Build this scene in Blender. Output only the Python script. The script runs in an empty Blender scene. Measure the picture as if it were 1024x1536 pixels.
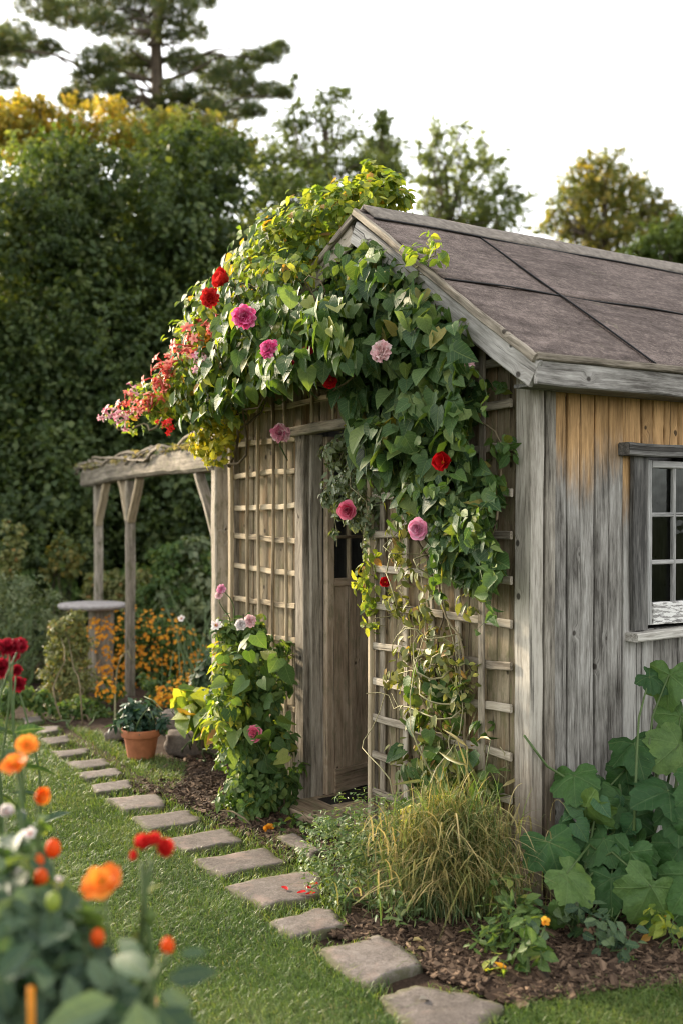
import bpy, math, random
import numpy as np
random.seed(11)
rng = np.random.default_rng(7)
scene = bpy.context.scene
COL = scene.collection
R = math.radians

# ------------------------------------------------------------------ survey
CAMH, FPX, PCX, HOR = 1.6, 1600.0, 512.0, 772.0        # eye height and the measured view of the photo (1024 x 1536)
DR = np.array([.8415, .5402, 0.0])                      # along the ridge, away from the viewer
DL = np.array([-.5402, .8415, 0.0])                     # along the gable, towards the arbor
C0 = np.array([.782, 4.39, 0.0])                        # foot of the shed's near corner
UP = np.array([0., 0., 1.])

def P(px, py, Y):
    return np.array([(px - PCX) / FPX * Y, Y, CAMH - (py - HOR) / FPX * Y])
def G(px, py, z=0.0):
    return P(px, py, FPX * (CAMH - z) / (py - HOR))
def W(t, s, z):                                         # shed coordinates: along gable, along ridge, height
    return C0 + DL * t + DR * s + UP * z
def WP(px, py, off=0.0):                                # point at that place on (or off in front of) the gable wall
    r = np.array([(px - PCX) / FPX, 1.0, -(py - HOR) / FPX])
    lam = ((C0 @ DR) - off) / (r @ DR)
    return r * lam + np.array([0, 0, CAMH])
def SP(px, py, off=0.0):                                # the same for the window wall
    r = np.array([(px - PCX) / FPX, 1.0, -(py - HOR) / FPX])
    lam = ((C0 @ DL) - off) / (r @ DL)
    return r * lam + np.array([0, 0, CAMH])
def unit(a):
    a = np.asarray(a, float)
    return a / np.maximum(np.linalg.norm(a, axis=-1, keepdims=True), 1e-9)
def inpoly(pts, poly):
    x, y = pts[:, 0], pts[:, 1]
    inside = np.zeros(len(pts), bool)
    n = len(poly)
    for i in range(n):
        x1, y1 = poly[i][:2]; x2, y2 = poly[(i + 1) % n][:2]
        c = ((y1 > y) != (y2 > y)) & (x < (x2 - x1) * (y - y1) / ((y2 - y1) if y2 != y1 else 1e-9) + x1)
        inside ^= c
    return inside
def poly_sample(poly, n):
    poly = np.array(poly, float)[:, :2]
    lo, hi = poly.min(0), poly.max(0)
    out = np.zeros((0, 2))
    while len(out) < n:
        p = rng.uniform(lo, hi, (n * 2, 2))
        out = np.vstack([out, p[inpoly(p, poly)]])
    return out[:n]

# ------------------------------------------------------------------ meshes
class M:
    def __init__(self):
        self.ch = []; self.n = 0
    def add(self, V, F, **at):
        V = np.asarray(V, float)
        Fs = F if isinstance(F, list) else [F]
        self.ch.append((V, [np.asarray(f, int).reshape(len(f), -1) + self.n for f in Fs], at))
        self.n += len(V)
        return self
    def mesh(self, name, mat, origin, smooth=True):
        V = np.vstack([c[0] for c in self.ch]) - origin
        tot, idx = [], []
        for c in self.ch:
            for f in c[1]:
                tot.append(np.full(len(f), f.shape[1])); idx.append(f.ravel())
        tot = np.concatenate(tot); idx = np.concatenate(idx)
        me = bpy.data.meshes.new(name)
        me.vertices.add(len(V)); me.vertices.foreach_set('co', V.ravel().astype(np.float32))
        me.loops.add(len(idx)); me.loops.foreach_set('vertex_index', idx.astype(np.int32))
        st = np.concatenate([[0], np.cumsum(tot)[:-1]])
        me.polygons.add(len(tot)); me.polygons.foreach_set('loop_start', st.astype(np.int32))
        me.polygons.foreach_set('use_smooth', np.full(len(tot), smooth))
        names = set()
        for c in self.ch: names |= set(c[2])
        for k in sorted(names):
            dim = 3 if k in ('grain', 'luv') else 1
            a = me.attributes.new(k, 'FLOAT_VECTOR' if dim == 3 else 'FLOAT', 'POINT')
            arr = np.vstack([np.broadcast_to(np.asarray(c[2].get(k, 0.0), float).reshape(-1, dim) if dim == 1 or k in c[2] else np.zeros((1, 3)), (len(c[0]), dim)) for c in self.ch])
            a.data.foreach_set('vector' if dim == 3 else 'value', arr.ravel().astype(np.float32))
        me.materials.append(mat)
        me.update(calc_edges=True)
        return me

ORG = {}
def tag(o, label, cat, group=None, kind=None):
    if label: o['label'] = label
    if cat: o['category'] = cat
    if group: o['group'] = group
    if kind: o['kind'] = kind
    return o
def thing(name, loc, label, cat, group=None):
    o = bpy.data.objects.new(name, None); COL.objects.link(o)
    o.empty_display_size = .1
    o.location = loc; ORG[o.name] = np.array(loc, float)
    return tag(o, label, cat, group)
def part(name, m, mat, parent=None, origin=None, smooth=True, label=None):
    org = ORG[parent.name] if parent is not None else np.array(origin if origin is not None else (0, 0, 0), float)
    o = bpy.data.objects.new(name, m.mesh(name, mat, org, smooth)); COL.objects.link(o)
    ORG[o.name] = org
    if parent is not None: o.parent = parent
    else: o.location = org
    if label: o['label'] = label
    return o

def plank(m, a, b, w, th, side, seg=8, jit=.002, ch=.004, rnd=None, wj=.012, twist=0.0, e0=0.0, e1=0.0):
    """worn timber from a to b: w wide along side, th thick, chamfered, slightly wavy"""
    a = np.asarray(a, float); b = np.asarray(b, float)
    ax = b - a; L = np.linalg.norm(ax); ax = ax / L
    u = np.asarray(side, float); u = u - ax * (u @ ax); u = u / np.linalg.norm(u)
    v = np.cross(ax, u)
    c = min(ch, w * .3, th * .3)
    W2, T2 = w / 2, th / 2
    cs = np.array([(-W2 + c, -T2), (W2 - c, -T2), (W2, -T2 + c), (W2, T2 - c), (W2 - c, T2), (-W2 + c, T2), (-W2, T2 - c), (-W2, -T2 + c)])
    t = np.linspace(0, 1, seg + 1)
    ph = rng.uniform(0, 6.28, 4); fr = rng.uniform(2, 7, 4)
    ou = jit * (np.sin(t * fr[0] + ph[0]) + .5 * np.sin(t * fr[1] * 2.3 + ph[1]) + .4 * rng.normal(size=seg + 1))
    ov = jit * .5 * (np.sin(t * fr[2] + ph[2]) + .4 * rng.normal(size=seg + 1))
    sc = 1 + wj * np.sin(t * fr[3] + ph[3]) + wj * .6 * rng.normal(size=seg + 1)
    V = np.zeros((seg + 1, 8, 3)); gr = np.zeros_like(V)
    off = rng.uniform(0, 30, 3)
    for i in range(seg + 1):
        uu = cs[:, 0] * sc[i] + ou[i]; vv = cs[:, 1] + ov[i] + twist * (t[i] - .5) * cs[:, 0]
        extra = np.zeros(8)
        if i == 0: extra = -e0 * cs[:, 0]
        if i == seg: extra = e1 * cs[:, 0]
        V[i] = a + ax * (t[i] * L) + np.outer(extra, ax) + np.outer(uu, u) + np.outer(vv, v)
        gr[i] = np.column_stack([np.full(8, t[i] * L + off[0]), cs[:, 0] + off[1], cs[:, 1] + off[2]])
    q = []
    for i in range(seg):
        for k in range(8):
            k2 = (k + 1) % 8
            q.append((i * 8 + k, i * 8 + k2, (i + 1) * 8 + k2, (i + 1) * 8 + k))
    caps = [list(range(7, -1, -1)), [seg * 8 + k for k in range(8)]]
    m.add(V.reshape(-1, 3), [q, caps], grain=gr.reshape(-1, 3), rnd=rng.uniform() if rnd is None else rnd,
          hgt=(V.reshape(-1, 3)[:, 2]))
    return m
def one_plank(name, mat, parent, *a, label=None, **k):
    return part(name, plank(M(), *a, **k), mat, parent, label=label, smooth=False)

def tube(m, pts, rad, sides=6, rnd=None, cap=True):
    pts = np.asarray(pts, float); n = len(pts)
    rad = np.broadcast_to(np.asarray(rad, float), (n,)) if np.ndim(rad) == 0 or len(np.atleast_1d(rad)) == n else np.linspace(rad[0], rad[1], n)
    tg = unit(np.gradient(pts, axis=0))
    ref = np.array([.31, .17, .93]) if abs(tg[0][2]) < .8 else np.array([.93, .31, .17])
    V = np.zeros((n, sides, 3)); L = np.concatenate([[0], np.cumsum(np.linalg.norm(np.diff(pts, axis=0), axis=1))])
    gr = np.zeros_like(V); off = rng.uniform(0, 30, 3)
    ang = np.linspace(0, 2 * np.pi, sides, endpoint=False)
    for i in range(n):
        u = np.cross(tg[i], ref); u = u / max(np.linalg.norm(u), 1e-6); v = np.cross(tg[i], u)
        V[i] = pts[i] + rad[i] * (np.outer(np.cos(ang), u) + np.outer(np.sin(ang), v))
        gr[i] = np.column_stack([np.full(sides, L[i]) + off[0], rad[i] * np.cos(ang) + off[1], rad[i] * np.sin(ang) + off[2]])
    k = np.arange(sides); k2 = (k + 1) % sides
    q = np.concatenate([np.column_stack([i * sides + k, i * sides + k2, (i + 1) * sides + k2, (i + 1) * sides + k]) for i in range(n - 1)])
    F = [q]
    if cap: F.append(np.array([list(k[::-1]), list((n - 1) * sides + k)]))
    m.add(V.reshape(-1, 3), F, grain=gr.reshape(-1, 3), rnd=rng.uniform() if rnd is None else rnd)
    return m
def wander(a, b, n=8, amp=.04, sag=0.0):
    a = np.asarray(a, float); b = np.asarray(b, float)
    t = np.linspace(0, 1, n)[:, None]
    w = sum(np.sin(k * np.pi * t) * rng.normal(size=3) / k ** .9 for k in (1, 2, 3, 4))
    w = w + np.sin(np.pi * t) * rng.normal(size=(n, 3)) * .06
    return a + (b - a) * t + w * amp * .6 - np.array([0, 0, sag]) * np.sin(np.pi * t)
def lathe(m, prof, centre, sides=40, wob=0.0):
    prof = np.asarray(prof, float); n = len(prof)
    ang = np.linspace(0, 2 * np.pi, sides, endpoint=False)
    V = np.zeros((n, sides, 3))
    for i, (r, z) in enumerate(prof):
        rr = r * (1 + wob * np.sin(3 * ang + 1) * .5 + wob * np.sin(7 * ang))
        V[i] = np.column_stack([rr * np.cos(ang), rr * np.sin(ang), np.full(sides, z)]) + centre
    k = np.arange(sides); k2 = (k + 1) % sides
    q = np.concatenate([np.column_stack([i * sides + k, i * sides + k2, (i + 1) * sides + k2, (i + 1) * sides + k]) for i in range(n - 1)])
    m.add(V.reshape(-1, 3), [q], rnd=rng.uniform())
    return m

# ------------------------------------------------------------------ leaves
def _sym(mid, side, tris):
    """mid: list of y on the midrib; side: list of (x,y) on one side; tris index ('m0','r1',...)"""
    V = [(0, y) for y in mid] + list(side) + [(-x, y) for x, y in side]
    nm, ns = len(mid), len(side)
    def ix(s, left):
        k = int(s[1:]); return k if s[0] == 'm' else nm + k + (ns if left else 0)
    F = []
    for t in tris:
        F.append([ix(s, False) for s in t]); F.append([ix(s, True) for s in t][::-1])
    return np.array(V, float), np.array(F)
HEART = _sym([0, .38, .74, 1.06], [(.26, -.17), (.5, .1), (.44, .46), (.22, .8)],
             [('m0', 'r0', 'r1'), ('m0', 'r1', 'm1'), ('m1', 'r1', 'r2'), ('m1', 'r2', 'm2'), ('m2', 'r2', 'r3'), ('m2', 'r3', 'm3')])
OVATE = _sym([0, .5, 1.0], [(.27, .28), (.26, .62)], [('m0', 'r0', 'm1'), ('m1', 'r0', 'r1'), ('m1', 'r1', 'm2')])
LANCE = _sym([0, .5, 1.0], [(.14, .25), (.13, .65)], [('m0', 'r0', 'm1'), ('m1', 'r0', 'r1'), ('m1', 'r1', 'm2')])
DIAM = _sym([0, 1.0], [(.34, .45)], [('m0', 'r0', 'm1')])
NEEDLE = (np.array([(-.035, 0), (.035, 0), (0, 1.0)]), np.array([[0, 1, 2]]))
def _lobed():
    na, nr = 56, 5
    th = np.linspace(-np.pi, np.pi, na, endpoint=False)
    r = np.zeros(na)
    for a, L, wd in ((0, 1.0, .62), (.98, .86, .58), (-.98, .86, .58), (1.95, .7, .6), (-1.95, .7, .6)):
        d = np.abs((th - a + np.pi) % (2 * np.pi) - np.pi) / wd
        r = np.maximum(r, L * np.clip(1 - .32 * d ** 1.7, 0, 1) * (d < 1.8))
    back = np.abs(th) > 2.65
    r = np.where(back, r * (1 - (np.abs(th) - 2.65) * 1.6), r)
    r = np.maximum(r, .16)
    r *= 1 + .035 * np.sin(th * 23) + .02 * np.sin(th * 41 + 1)
    V = [(0, 0)]
    for k in range(1, nr + 1):
        f = (k / nr) ** .9
        V += [(np.sin(a) * rr * f * .62, np.cos(a) * rr * f * .62) for a, rr in zip(th, r)]
    F3 = [(0, 1 + i, 1 + (i + 1) % na) for i in range(na)]
    for k in range(nr - 1):
        for i in range(na):
            a, b = 1 + k * na + i, 1 + k * na + (i + 1) % na
            F3 += [(a, a + na, b + na), (a, b + na, b)]
    return np.array(V), np.array(F3)
LOBED = _lobed()

def leaves(m, pos, nrm, tip, size, tpl, fold=.28, droop=.18, waist=1.0, rnd=None):
    """many leaves at once: pos,nrm,tip (N,3), size (N,)"""
    T, F = tpl
    N = len(pos); nv = len(T)
    if N == 0: return m
    n = unit(nrm); y = tip - n * (tip * n).sum(1, keepdims=True); y = unit(y); x = np.cross(y, n)
    fo = fold * rng.uniform(.3, 1.7, (N, 1)); dr = droop * rng.uniform(.2, 2.0, (N, 1))
    tx = T[None, :, 0] * waist * rng.uniform(.85, 1.15, (N, 1)); ty = np.repeat(T[None, :, 1], N, 0)
    tz = np.abs(tx) * fo - dr * ty ** 2 + .06 * np.sin(ty * 5 + rng.uniform(0, 6, (N, 1))) * tx
    tx = tx + .12 * rng.normal(size=(N, 1)) * ty ** 2
    s = np.asarray(size, float).reshape(-1, 1, 1) * np.ones((N, 1, 1))
    V = pos[:, None, :] + s * (tx[..., None] * x[:, None, :] + ty[..., None] * y[:, None, :] + tz[..., None] * n[:, None, :])
    FF = (F[None] + (np.arange(N) * nv)[:, None, None]).reshape(-1, F.shape[1])
    luv = np.broadcast_to(np.column_stack([T, np.zeros(nv)])[None], (N, nv, 3)).reshape(-1, 3)
    r = rng.uniform(size=N) if rnd is None else np.broadcast_to(rnd, (N,))
    m.add(V.reshape(-1, 3), FF, luv=luv, rnd=np.repeat(r, nv))
    return m
def lobed_leaf(m, c, n, tip, size, rnd=None, wave=.05):
    T, F = LOBED
    n = unit(n); y = tip - n * (np.dot(tip, n)); y = unit(y); x = np.cross(y, n)
    r = np.hypot(T[:, 0], T[:, 1]); th = np.arctan2(T[:, 0], T[:, 1])
    p = rng.uniform(0, 6, 3)
    z = -.38 * r ** 2 + wave * np.sin(5 * th + p[0]) * r + .02 * np.sin(T[:, 0] * 22 + p[1]) * np.cos(T[:, 1] * 19 + p[2])
    z += .10 * np.exp(-(T[:, 0] / .1) ** 2) * -.35 - .12 * np.abs(T[:, 0])
    V = np.asarray(c) + size * (np.outer(T[:, 0], x) + np.outer(T[:, 1], y) + np.outer(z, n))
    m.add(V, F, luv=np.column_stack([T, np.ones(len(T))]), rnd=rng.uniform() if rnd is None else rnd)
    return m
def rdir(n): return unit(rng.normal(size=(n, 3)))
def clump_leaves(m, clumps, n, size, tpl, bias=(0, 0, .5), shell=.6, tipdown=.6, sub=0, subr=.35, jitter=.7, fold=.28, out=.8, **kw):
    """leaves through ellipsoid clumps [(centre, (rx,ry,rz) or r)], gathered round sub-clumps so light and dark masses form"""
    cs = np.array([c for c, r in clumps], float)
    rs = np.array([np.broadcast_to(np.asarray(r, float), (3,)) for c, r in clumps])
    if sub:
        w = (rs.prod(1)) ** (2 / 3); w = w / w.sum()
        k = rng.choice(len(cs), sub, p=w)
        d = rdir(sub); f = rng.uniform(shell ** 2, 1, (sub, 1)) ** .5
        c2 = cs[k] + d * rs[k] * f
        r2 = rs[k] * subr * rng.uniform(.6, 1.3, (sub, 1))
        od = d
        cs, rs = c2, r2
        k = rng.integers(0, sub, n)
        d = rdir(n); p = cs[k] + d * rs[k] * rng.uniform(.2, 1, (n, 1)) ** .6
        nn = od[k] * .5 + d * .6
    else:
        w = (rs.prod(1)) ** (2 / 3); w = w / w.sum()
        k = rng.choice(len(cs), n, p=w)
        d = rdir(n); p = cs[k] + d * rs[k] * rng.uniform(shell ** 3, 1, (n, 1)) ** (1 / 3)
        nn = d
    nn = nn * out + np.asarray(bias) + rng.normal(size=(n, 3)) * jitter * .5
    tip = rng.normal(size=(n, 3)) * .6 + nn * .3 + np.array([0, 0, -tipdown])
    sz = size * rng.uniform(.6, 1.3, n)
    return leaves(m, p, nn, tip, sz, tpl, fold=fold, **kw)
def sprays(m, clumps, ntwig, per, size, tpl=OVATE, up=.7, length=.8, scat=.12, start=.35):
    """leaves set along short twigs that grow out of the clumps, so the outline ends in feathery shoots"""
    cs = np.array([c for c, r in clumps], float); rs = np.array([np.broadcast_to(np.asarray(r, float), (3,)) for c, r in clumps])
    w = (rs.prod(1)) ** (2 / 3); k = rng.choice(len(cs), ntwig, p=w / w.sum())
    d = rdir(ntwig); p0 = cs[k] + d * rs[k] * rng.uniform(start, .95, (ntwig, 1))
    g = unit(d * [1, 1, .5] + UP * up + rng.normal(size=(ntwig, 3)) * .35); L = rs[k].mean(1) * length * rng.uniform(.5, 1.3, ntwig)
    t = rng.uniform(0, 1, (ntwig, per)) ** .8
    pos = p0[:, None] + g[:, None] * (t * L[:, None])[..., None] - UP * (t ** 2 * L[:, None] * .18)[..., None] + rng.normal(size=(ntwig, per, 3)) * (L[:, None] * scat * (1.1 - t))[..., None]
    n = ntwig * per; gg = np.repeat(g, per, 0)
    nn = UP * .6 + np.repeat(d, per, 0) * .4 + rng.normal(size=(n, 3)) * .7
    r = np.clip(np.repeat(rng.uniform(size=ntwig), per) * .65 + rng.uniform(size=n) * .35, 0, 1)
    return leaves(m, pos.reshape(-1, 3), nn, gg + rng.normal(size=(n, 3)) * .7, size * rng.uniform(.6, 1.25, n), tpl, rnd=r)
def blades(m, base, h, w, lean, bend, seg=3, cols=None):
    """grass blades: base (N,3), height, width, lean direction (N,3 horizontal), bend amount"""
    N = len(base); t = np.linspace(0, 1, seg + 1)
    h = np.broadcast_to(h, (N,)); w = np.broadcast_to(w, (N,)); bend = np.broadcast_to(bend, (N,))
    sd = unit(np.cross(lean + rng.normal(size=(N, 3)) * .6, UP))
    V = np.zeros((N, 2 * seg + 1, 3))
    for i in range(seg + 1):
        ctr = base + UP * (h * (t[i] - .45 * np.minimum(bend, 1.6) * t[i] ** 2.4))[:, None] + lean * (h * bend * t[i] ** 1.8)[:, None]
        if i < seg:
            ww = (w * .5 * (1 - t[i] ** 2 * .8))[:, None]
            V[:, 2 * i] = ctr - sd * ww; V[:, 2 * i + 1] = ctr + sd * ww
        else: V[:, 2 * seg] = ctr
    q = []; tr = [(2 * seg - 2, 2 * seg - 1, 2 * seg)]
    for i in range(seg - 1): q.append((2 * i, 2 * i + 1, 2 * i + 3, 2 * i + 2))
    o = (np.arange(N) * (2 * seg + 1))[:, None, None]
    F = [(np.array(tr)[None] + o).reshape(-1, 3)]
    if q: F.append((np.array(q)[None] + o).reshape(-1, 4))
    r = rng.uniform(size=N) if cols is None else cols
    luv = np.zeros((2 * seg + 1, 3)); luv[:, 1] = np.minimum(np.arange(2 * seg + 1) // 2 / seg, 1)
    m.add(V.reshape(-1, 3), F, rnd=np.repeat(r, 2 * seg + 1), luv=np.tile(luv, (N, 1)))
    return m

# ------------------------------------------------------------------ flowers
def petal(m, c, axis, rad, L, w, t0, t1, cup=.3, ruffle=0.0, rnd=0.5, nu=5, nv=5, notch=0.0):
    """one petal: grows from c, leaning from angle t0 (at the base) to t1 (at the tip) away from axis towards rad"""
    axis = unit(axis); rad = unit(rad - axis * (rad @ axis)); tan = np.cross(axis, rad)
    us = np.linspace(-1, 1, nu); vs = np.linspace(0, 1, nv)
    V = np.zeros((nv, nu, 3)); p = np.array(c, float); ph = rng.uniform(0, 6, 3); luv = np.zeros((nv, nu, 3))
    for j, v in enumerate(vs):
        a = t0 + (t1 - t0) * v
        d = rad * math.sin(a) + axis * math.cos(a); nrm = axis * math.sin(a) - rad * math.cos(a)
        if j: p = p + d * (L / (nv - 1))
        ww = w * (.22 + .78 * math.sin(min(1.0, v * 1.15) * math.pi * .5) ** 1.1) * (1 - .25 * max(0, v - .8) / .2)
        for i, u in enumerate(us):
            rf = ruffle * L * v * v * (math.sin(u * 4.5 + ph[0]) + .6 * math.sin(u * 9 + ph[1]))
            V[j, i] = p + tan * (u * ww) + nrm * (cup * w * u * u * (1 - .3 * v) + rf) - d * (.16 * L * u * u * v) - d * (notch * L * v * max(0, 1 - abs(u) * 2.2))
            luv[j, i] = (u, v, 0)
    F = [(j * nu + i, j * nu + i + 1, (j + 1) * nu + i + 1, (j + 1) * nu + i) for j in range(nv - 1) for i in range(nu - 1)]
    m.add(V.reshape(-1, 3), np.array(F), luv=luv.reshape(-1, 3), rnd=rnd)
def basis(n):
    n = unit(n); a = np.array([.3, .5, .81]) if abs(n[2]) < .8 else np.array([1., 0, 0])
    u = unit(np.cross(n, a)); return u, np.cross(n, u)
def bloom(m, c, n, r, kind='rose'):
    u, v = basis(n); n = unit(n)
    def ring(k, L, w, t0, t1, a0, **kw):
        for i in range(k):
            a = a0 + 2 * math.pi * i / k + rng.normal() * .12
            petal(m, c, n, u * math.cos(a) + v * math.sin(a), L * r * rng.uniform(.9, 1.08), w * r, t0 + rng.normal() * .05, t1 + rng.normal() * .1, rnd=rng.uniform(), **kw)
    if kind == 'rose':
        ring(3, .75, .32, .02, .12, 0, cup=1.0)
        ring(4, .82, .42, .1, .2, .5, cup=.9, ruffle=.02)
        ring(5, .9, .5, .35, .3, 1.1, cup=.7, ruffle=.03)
        ring(6, 1.0, .56, .7, .45, .2, cup=.55, ruffle=.04)
        ring(7, 1.1, .6, 1.05, .8, .9, cup=.4, ruffle=.05)
        ring(7, 1.15, .6, 1.35, 1.35, .3, cup=.25, ruffle=.06)
    elif kind == 'ruffle':
        for k, (L, t) in enumerate(((.6, .15), (.75, .4), (.88, .65), (.98, .95), (1.05, 1.25), (1.08, 1.5))):
            ring(6 + k, L, .34, t * .8, t, k * .7, cup=.35, ruffle=.11, nu=6)
    elif kind == 'poppy':
        ring(3, .95, .55, .7, .8, .3, cup=.3, ruffle=.05)
        ring(5, 1.2, .62, 1.15, 1.35, .9, cup=.12, ruffle=.07, notch=.12)
    elif kind == 'cupped':
        ring(4, 1.15, .72, .55, .25, .1, cup=.55, ruffle=.03)
        ring(5, 1.2, .72, .9, .6, .8, cup=.4, ruffle=.05)
    elif kind == 'star':
        ring(8, 1.0, .26, 1.3, 1.35, 0, cup=.3)
        ring(6, .5, .16, .5, .6, .4, cup=.3)
    elif kind == 'simple':
        ring(5, 1.0, .45, 1.0, 1.1, 0, cup=.25, nu=3, nv=3)
    return m

# ------------------------------------------------------------------ materials
class NT:
    def __init__(self, name):
        self.m = bpy.data.materials.new(name); self.m.use_nodes = True
        self.t = self.m.node_tree; self.t.nodes.clear()
        self.out = self.t.nodes.new('ShaderNodeOutputMaterial')
    def n(self, typ, **kw):
        nd = self.t.nodes.new('ShaderNode' + typ)
        for k, v in kw.items():
            if k.startswith('i_'):
                key = k[2:]; key = int(key) if key.isdigit() else key
                self.set(nd.inputs[key], v)
            else: setattr(nd, k, v)
        return nd
    def set(self, sock, v):
        if isinstance(v, bpy.types.NodeSocket): self.t.links.new(v, sock)
        elif isinstance(v, bpy.types.Node): self.t.links.new(v.outputs[0], sock)
        else:
            if isinstance(v, (tuple, list)) and len(v) == 3 and sock.type == 'RGBA': v = (*v, 1)
            sock.default_value = v
    def math(self, op, a, b=0.0, c=None, clamp=False):
        nd = self.n('Math', operation=op, use_clamp=clamp); self.set(nd.inputs[0], a); self.set(nd.inputs[1], b)
        if c is not None: self.set(nd.inputs[2], c)
        return nd.outputs[0]
    def mix(self, f, a, b, mode='MIX'):
        nd = self.n('Mix', data_type='RGBA', blend_type=mode, clamp_factor=True)
        self.set(nd.inputs[0], f); self.set(nd.inputs[6], a); self.set(nd.inputs[7], b)
        return nd.outputs[2]
    def ramp(self, f, stops, interp='LINEAR'):
        nd = self.n('ValToRGB'); cr = nd.color_ramp; cr.interpolation = interp
        while len(cr.elements) < len(stops): cr.elements.new(.5)
        for e, (p, c) in zip(cr.elements, stops):
            e.position = p; e.color = (*c, 1) if len(c) == 3 else c
        self.set(nd.inputs[0], f); return nd.outputs[0]
    def sm(self, x, lo, hi):
        nd = self.n('MapRange', interpolation_type='SMOOTHSTEP'); self.set(nd.inputs[0], x); self.set(nd.inputs[1], lo); self.set(nd.inputs[2], hi)
        return nd.outputs[0]
    def noise(self, vec, scale, detail=4, rough=.6, dist=0.0):
        nd = self.n('TexNoise'); self.set(nd.inputs['Vector'], vec); self.set(nd.inputs['Scale'], scale)
        self.set(nd.inputs['Detail'], detail); self.set(nd.inputs['Roughness'], rough); self.set(nd.inputs['Distortion'], dist)
        return nd.outputs[0]
    def scale(self, vec, s):
        nd = self.n('Mapping'); self.set(nd.inputs[0], vec); nd.inputs['Scale'].default_value = s; return nd.outputs[0]
    def attr(self, name, o=1):
        nd = self.n('Attribute', attribute_name=name); return nd.outputs[{0: 0, 1: 1, 2: 2}[o]]
    def bsdf(self, col, rough=.8, spec=.3, bump=None, bs=.5, bd=.01, **kw):
        p = self.n('BsdfPrincipled'); self.set(p.inputs['Base Color'], col); self.set(p.inputs['Roughness'], rough)
        self.set(p.inputs['Specular IOR Level'], spec)
        for k, v in kw.items(): self.set(p.inputs[k.replace('_', ' ')], v)
        if bump is not None:
            b = self.n('Bump'); self.set(b.inputs['Height'], bump); b.inputs['Strength'].default_value = bs; b.inputs['Distance'].default_value = bd
            self.t.links.new(b.outputs[0], p.inputs['Normal'])
        return p
    def done(self, sh):
        self.t.links.new(sh if isinstance(sh, bpy.types.NodeSocket) else sh.outputs[0], self.out.inputs[0]); return self.m

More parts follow.
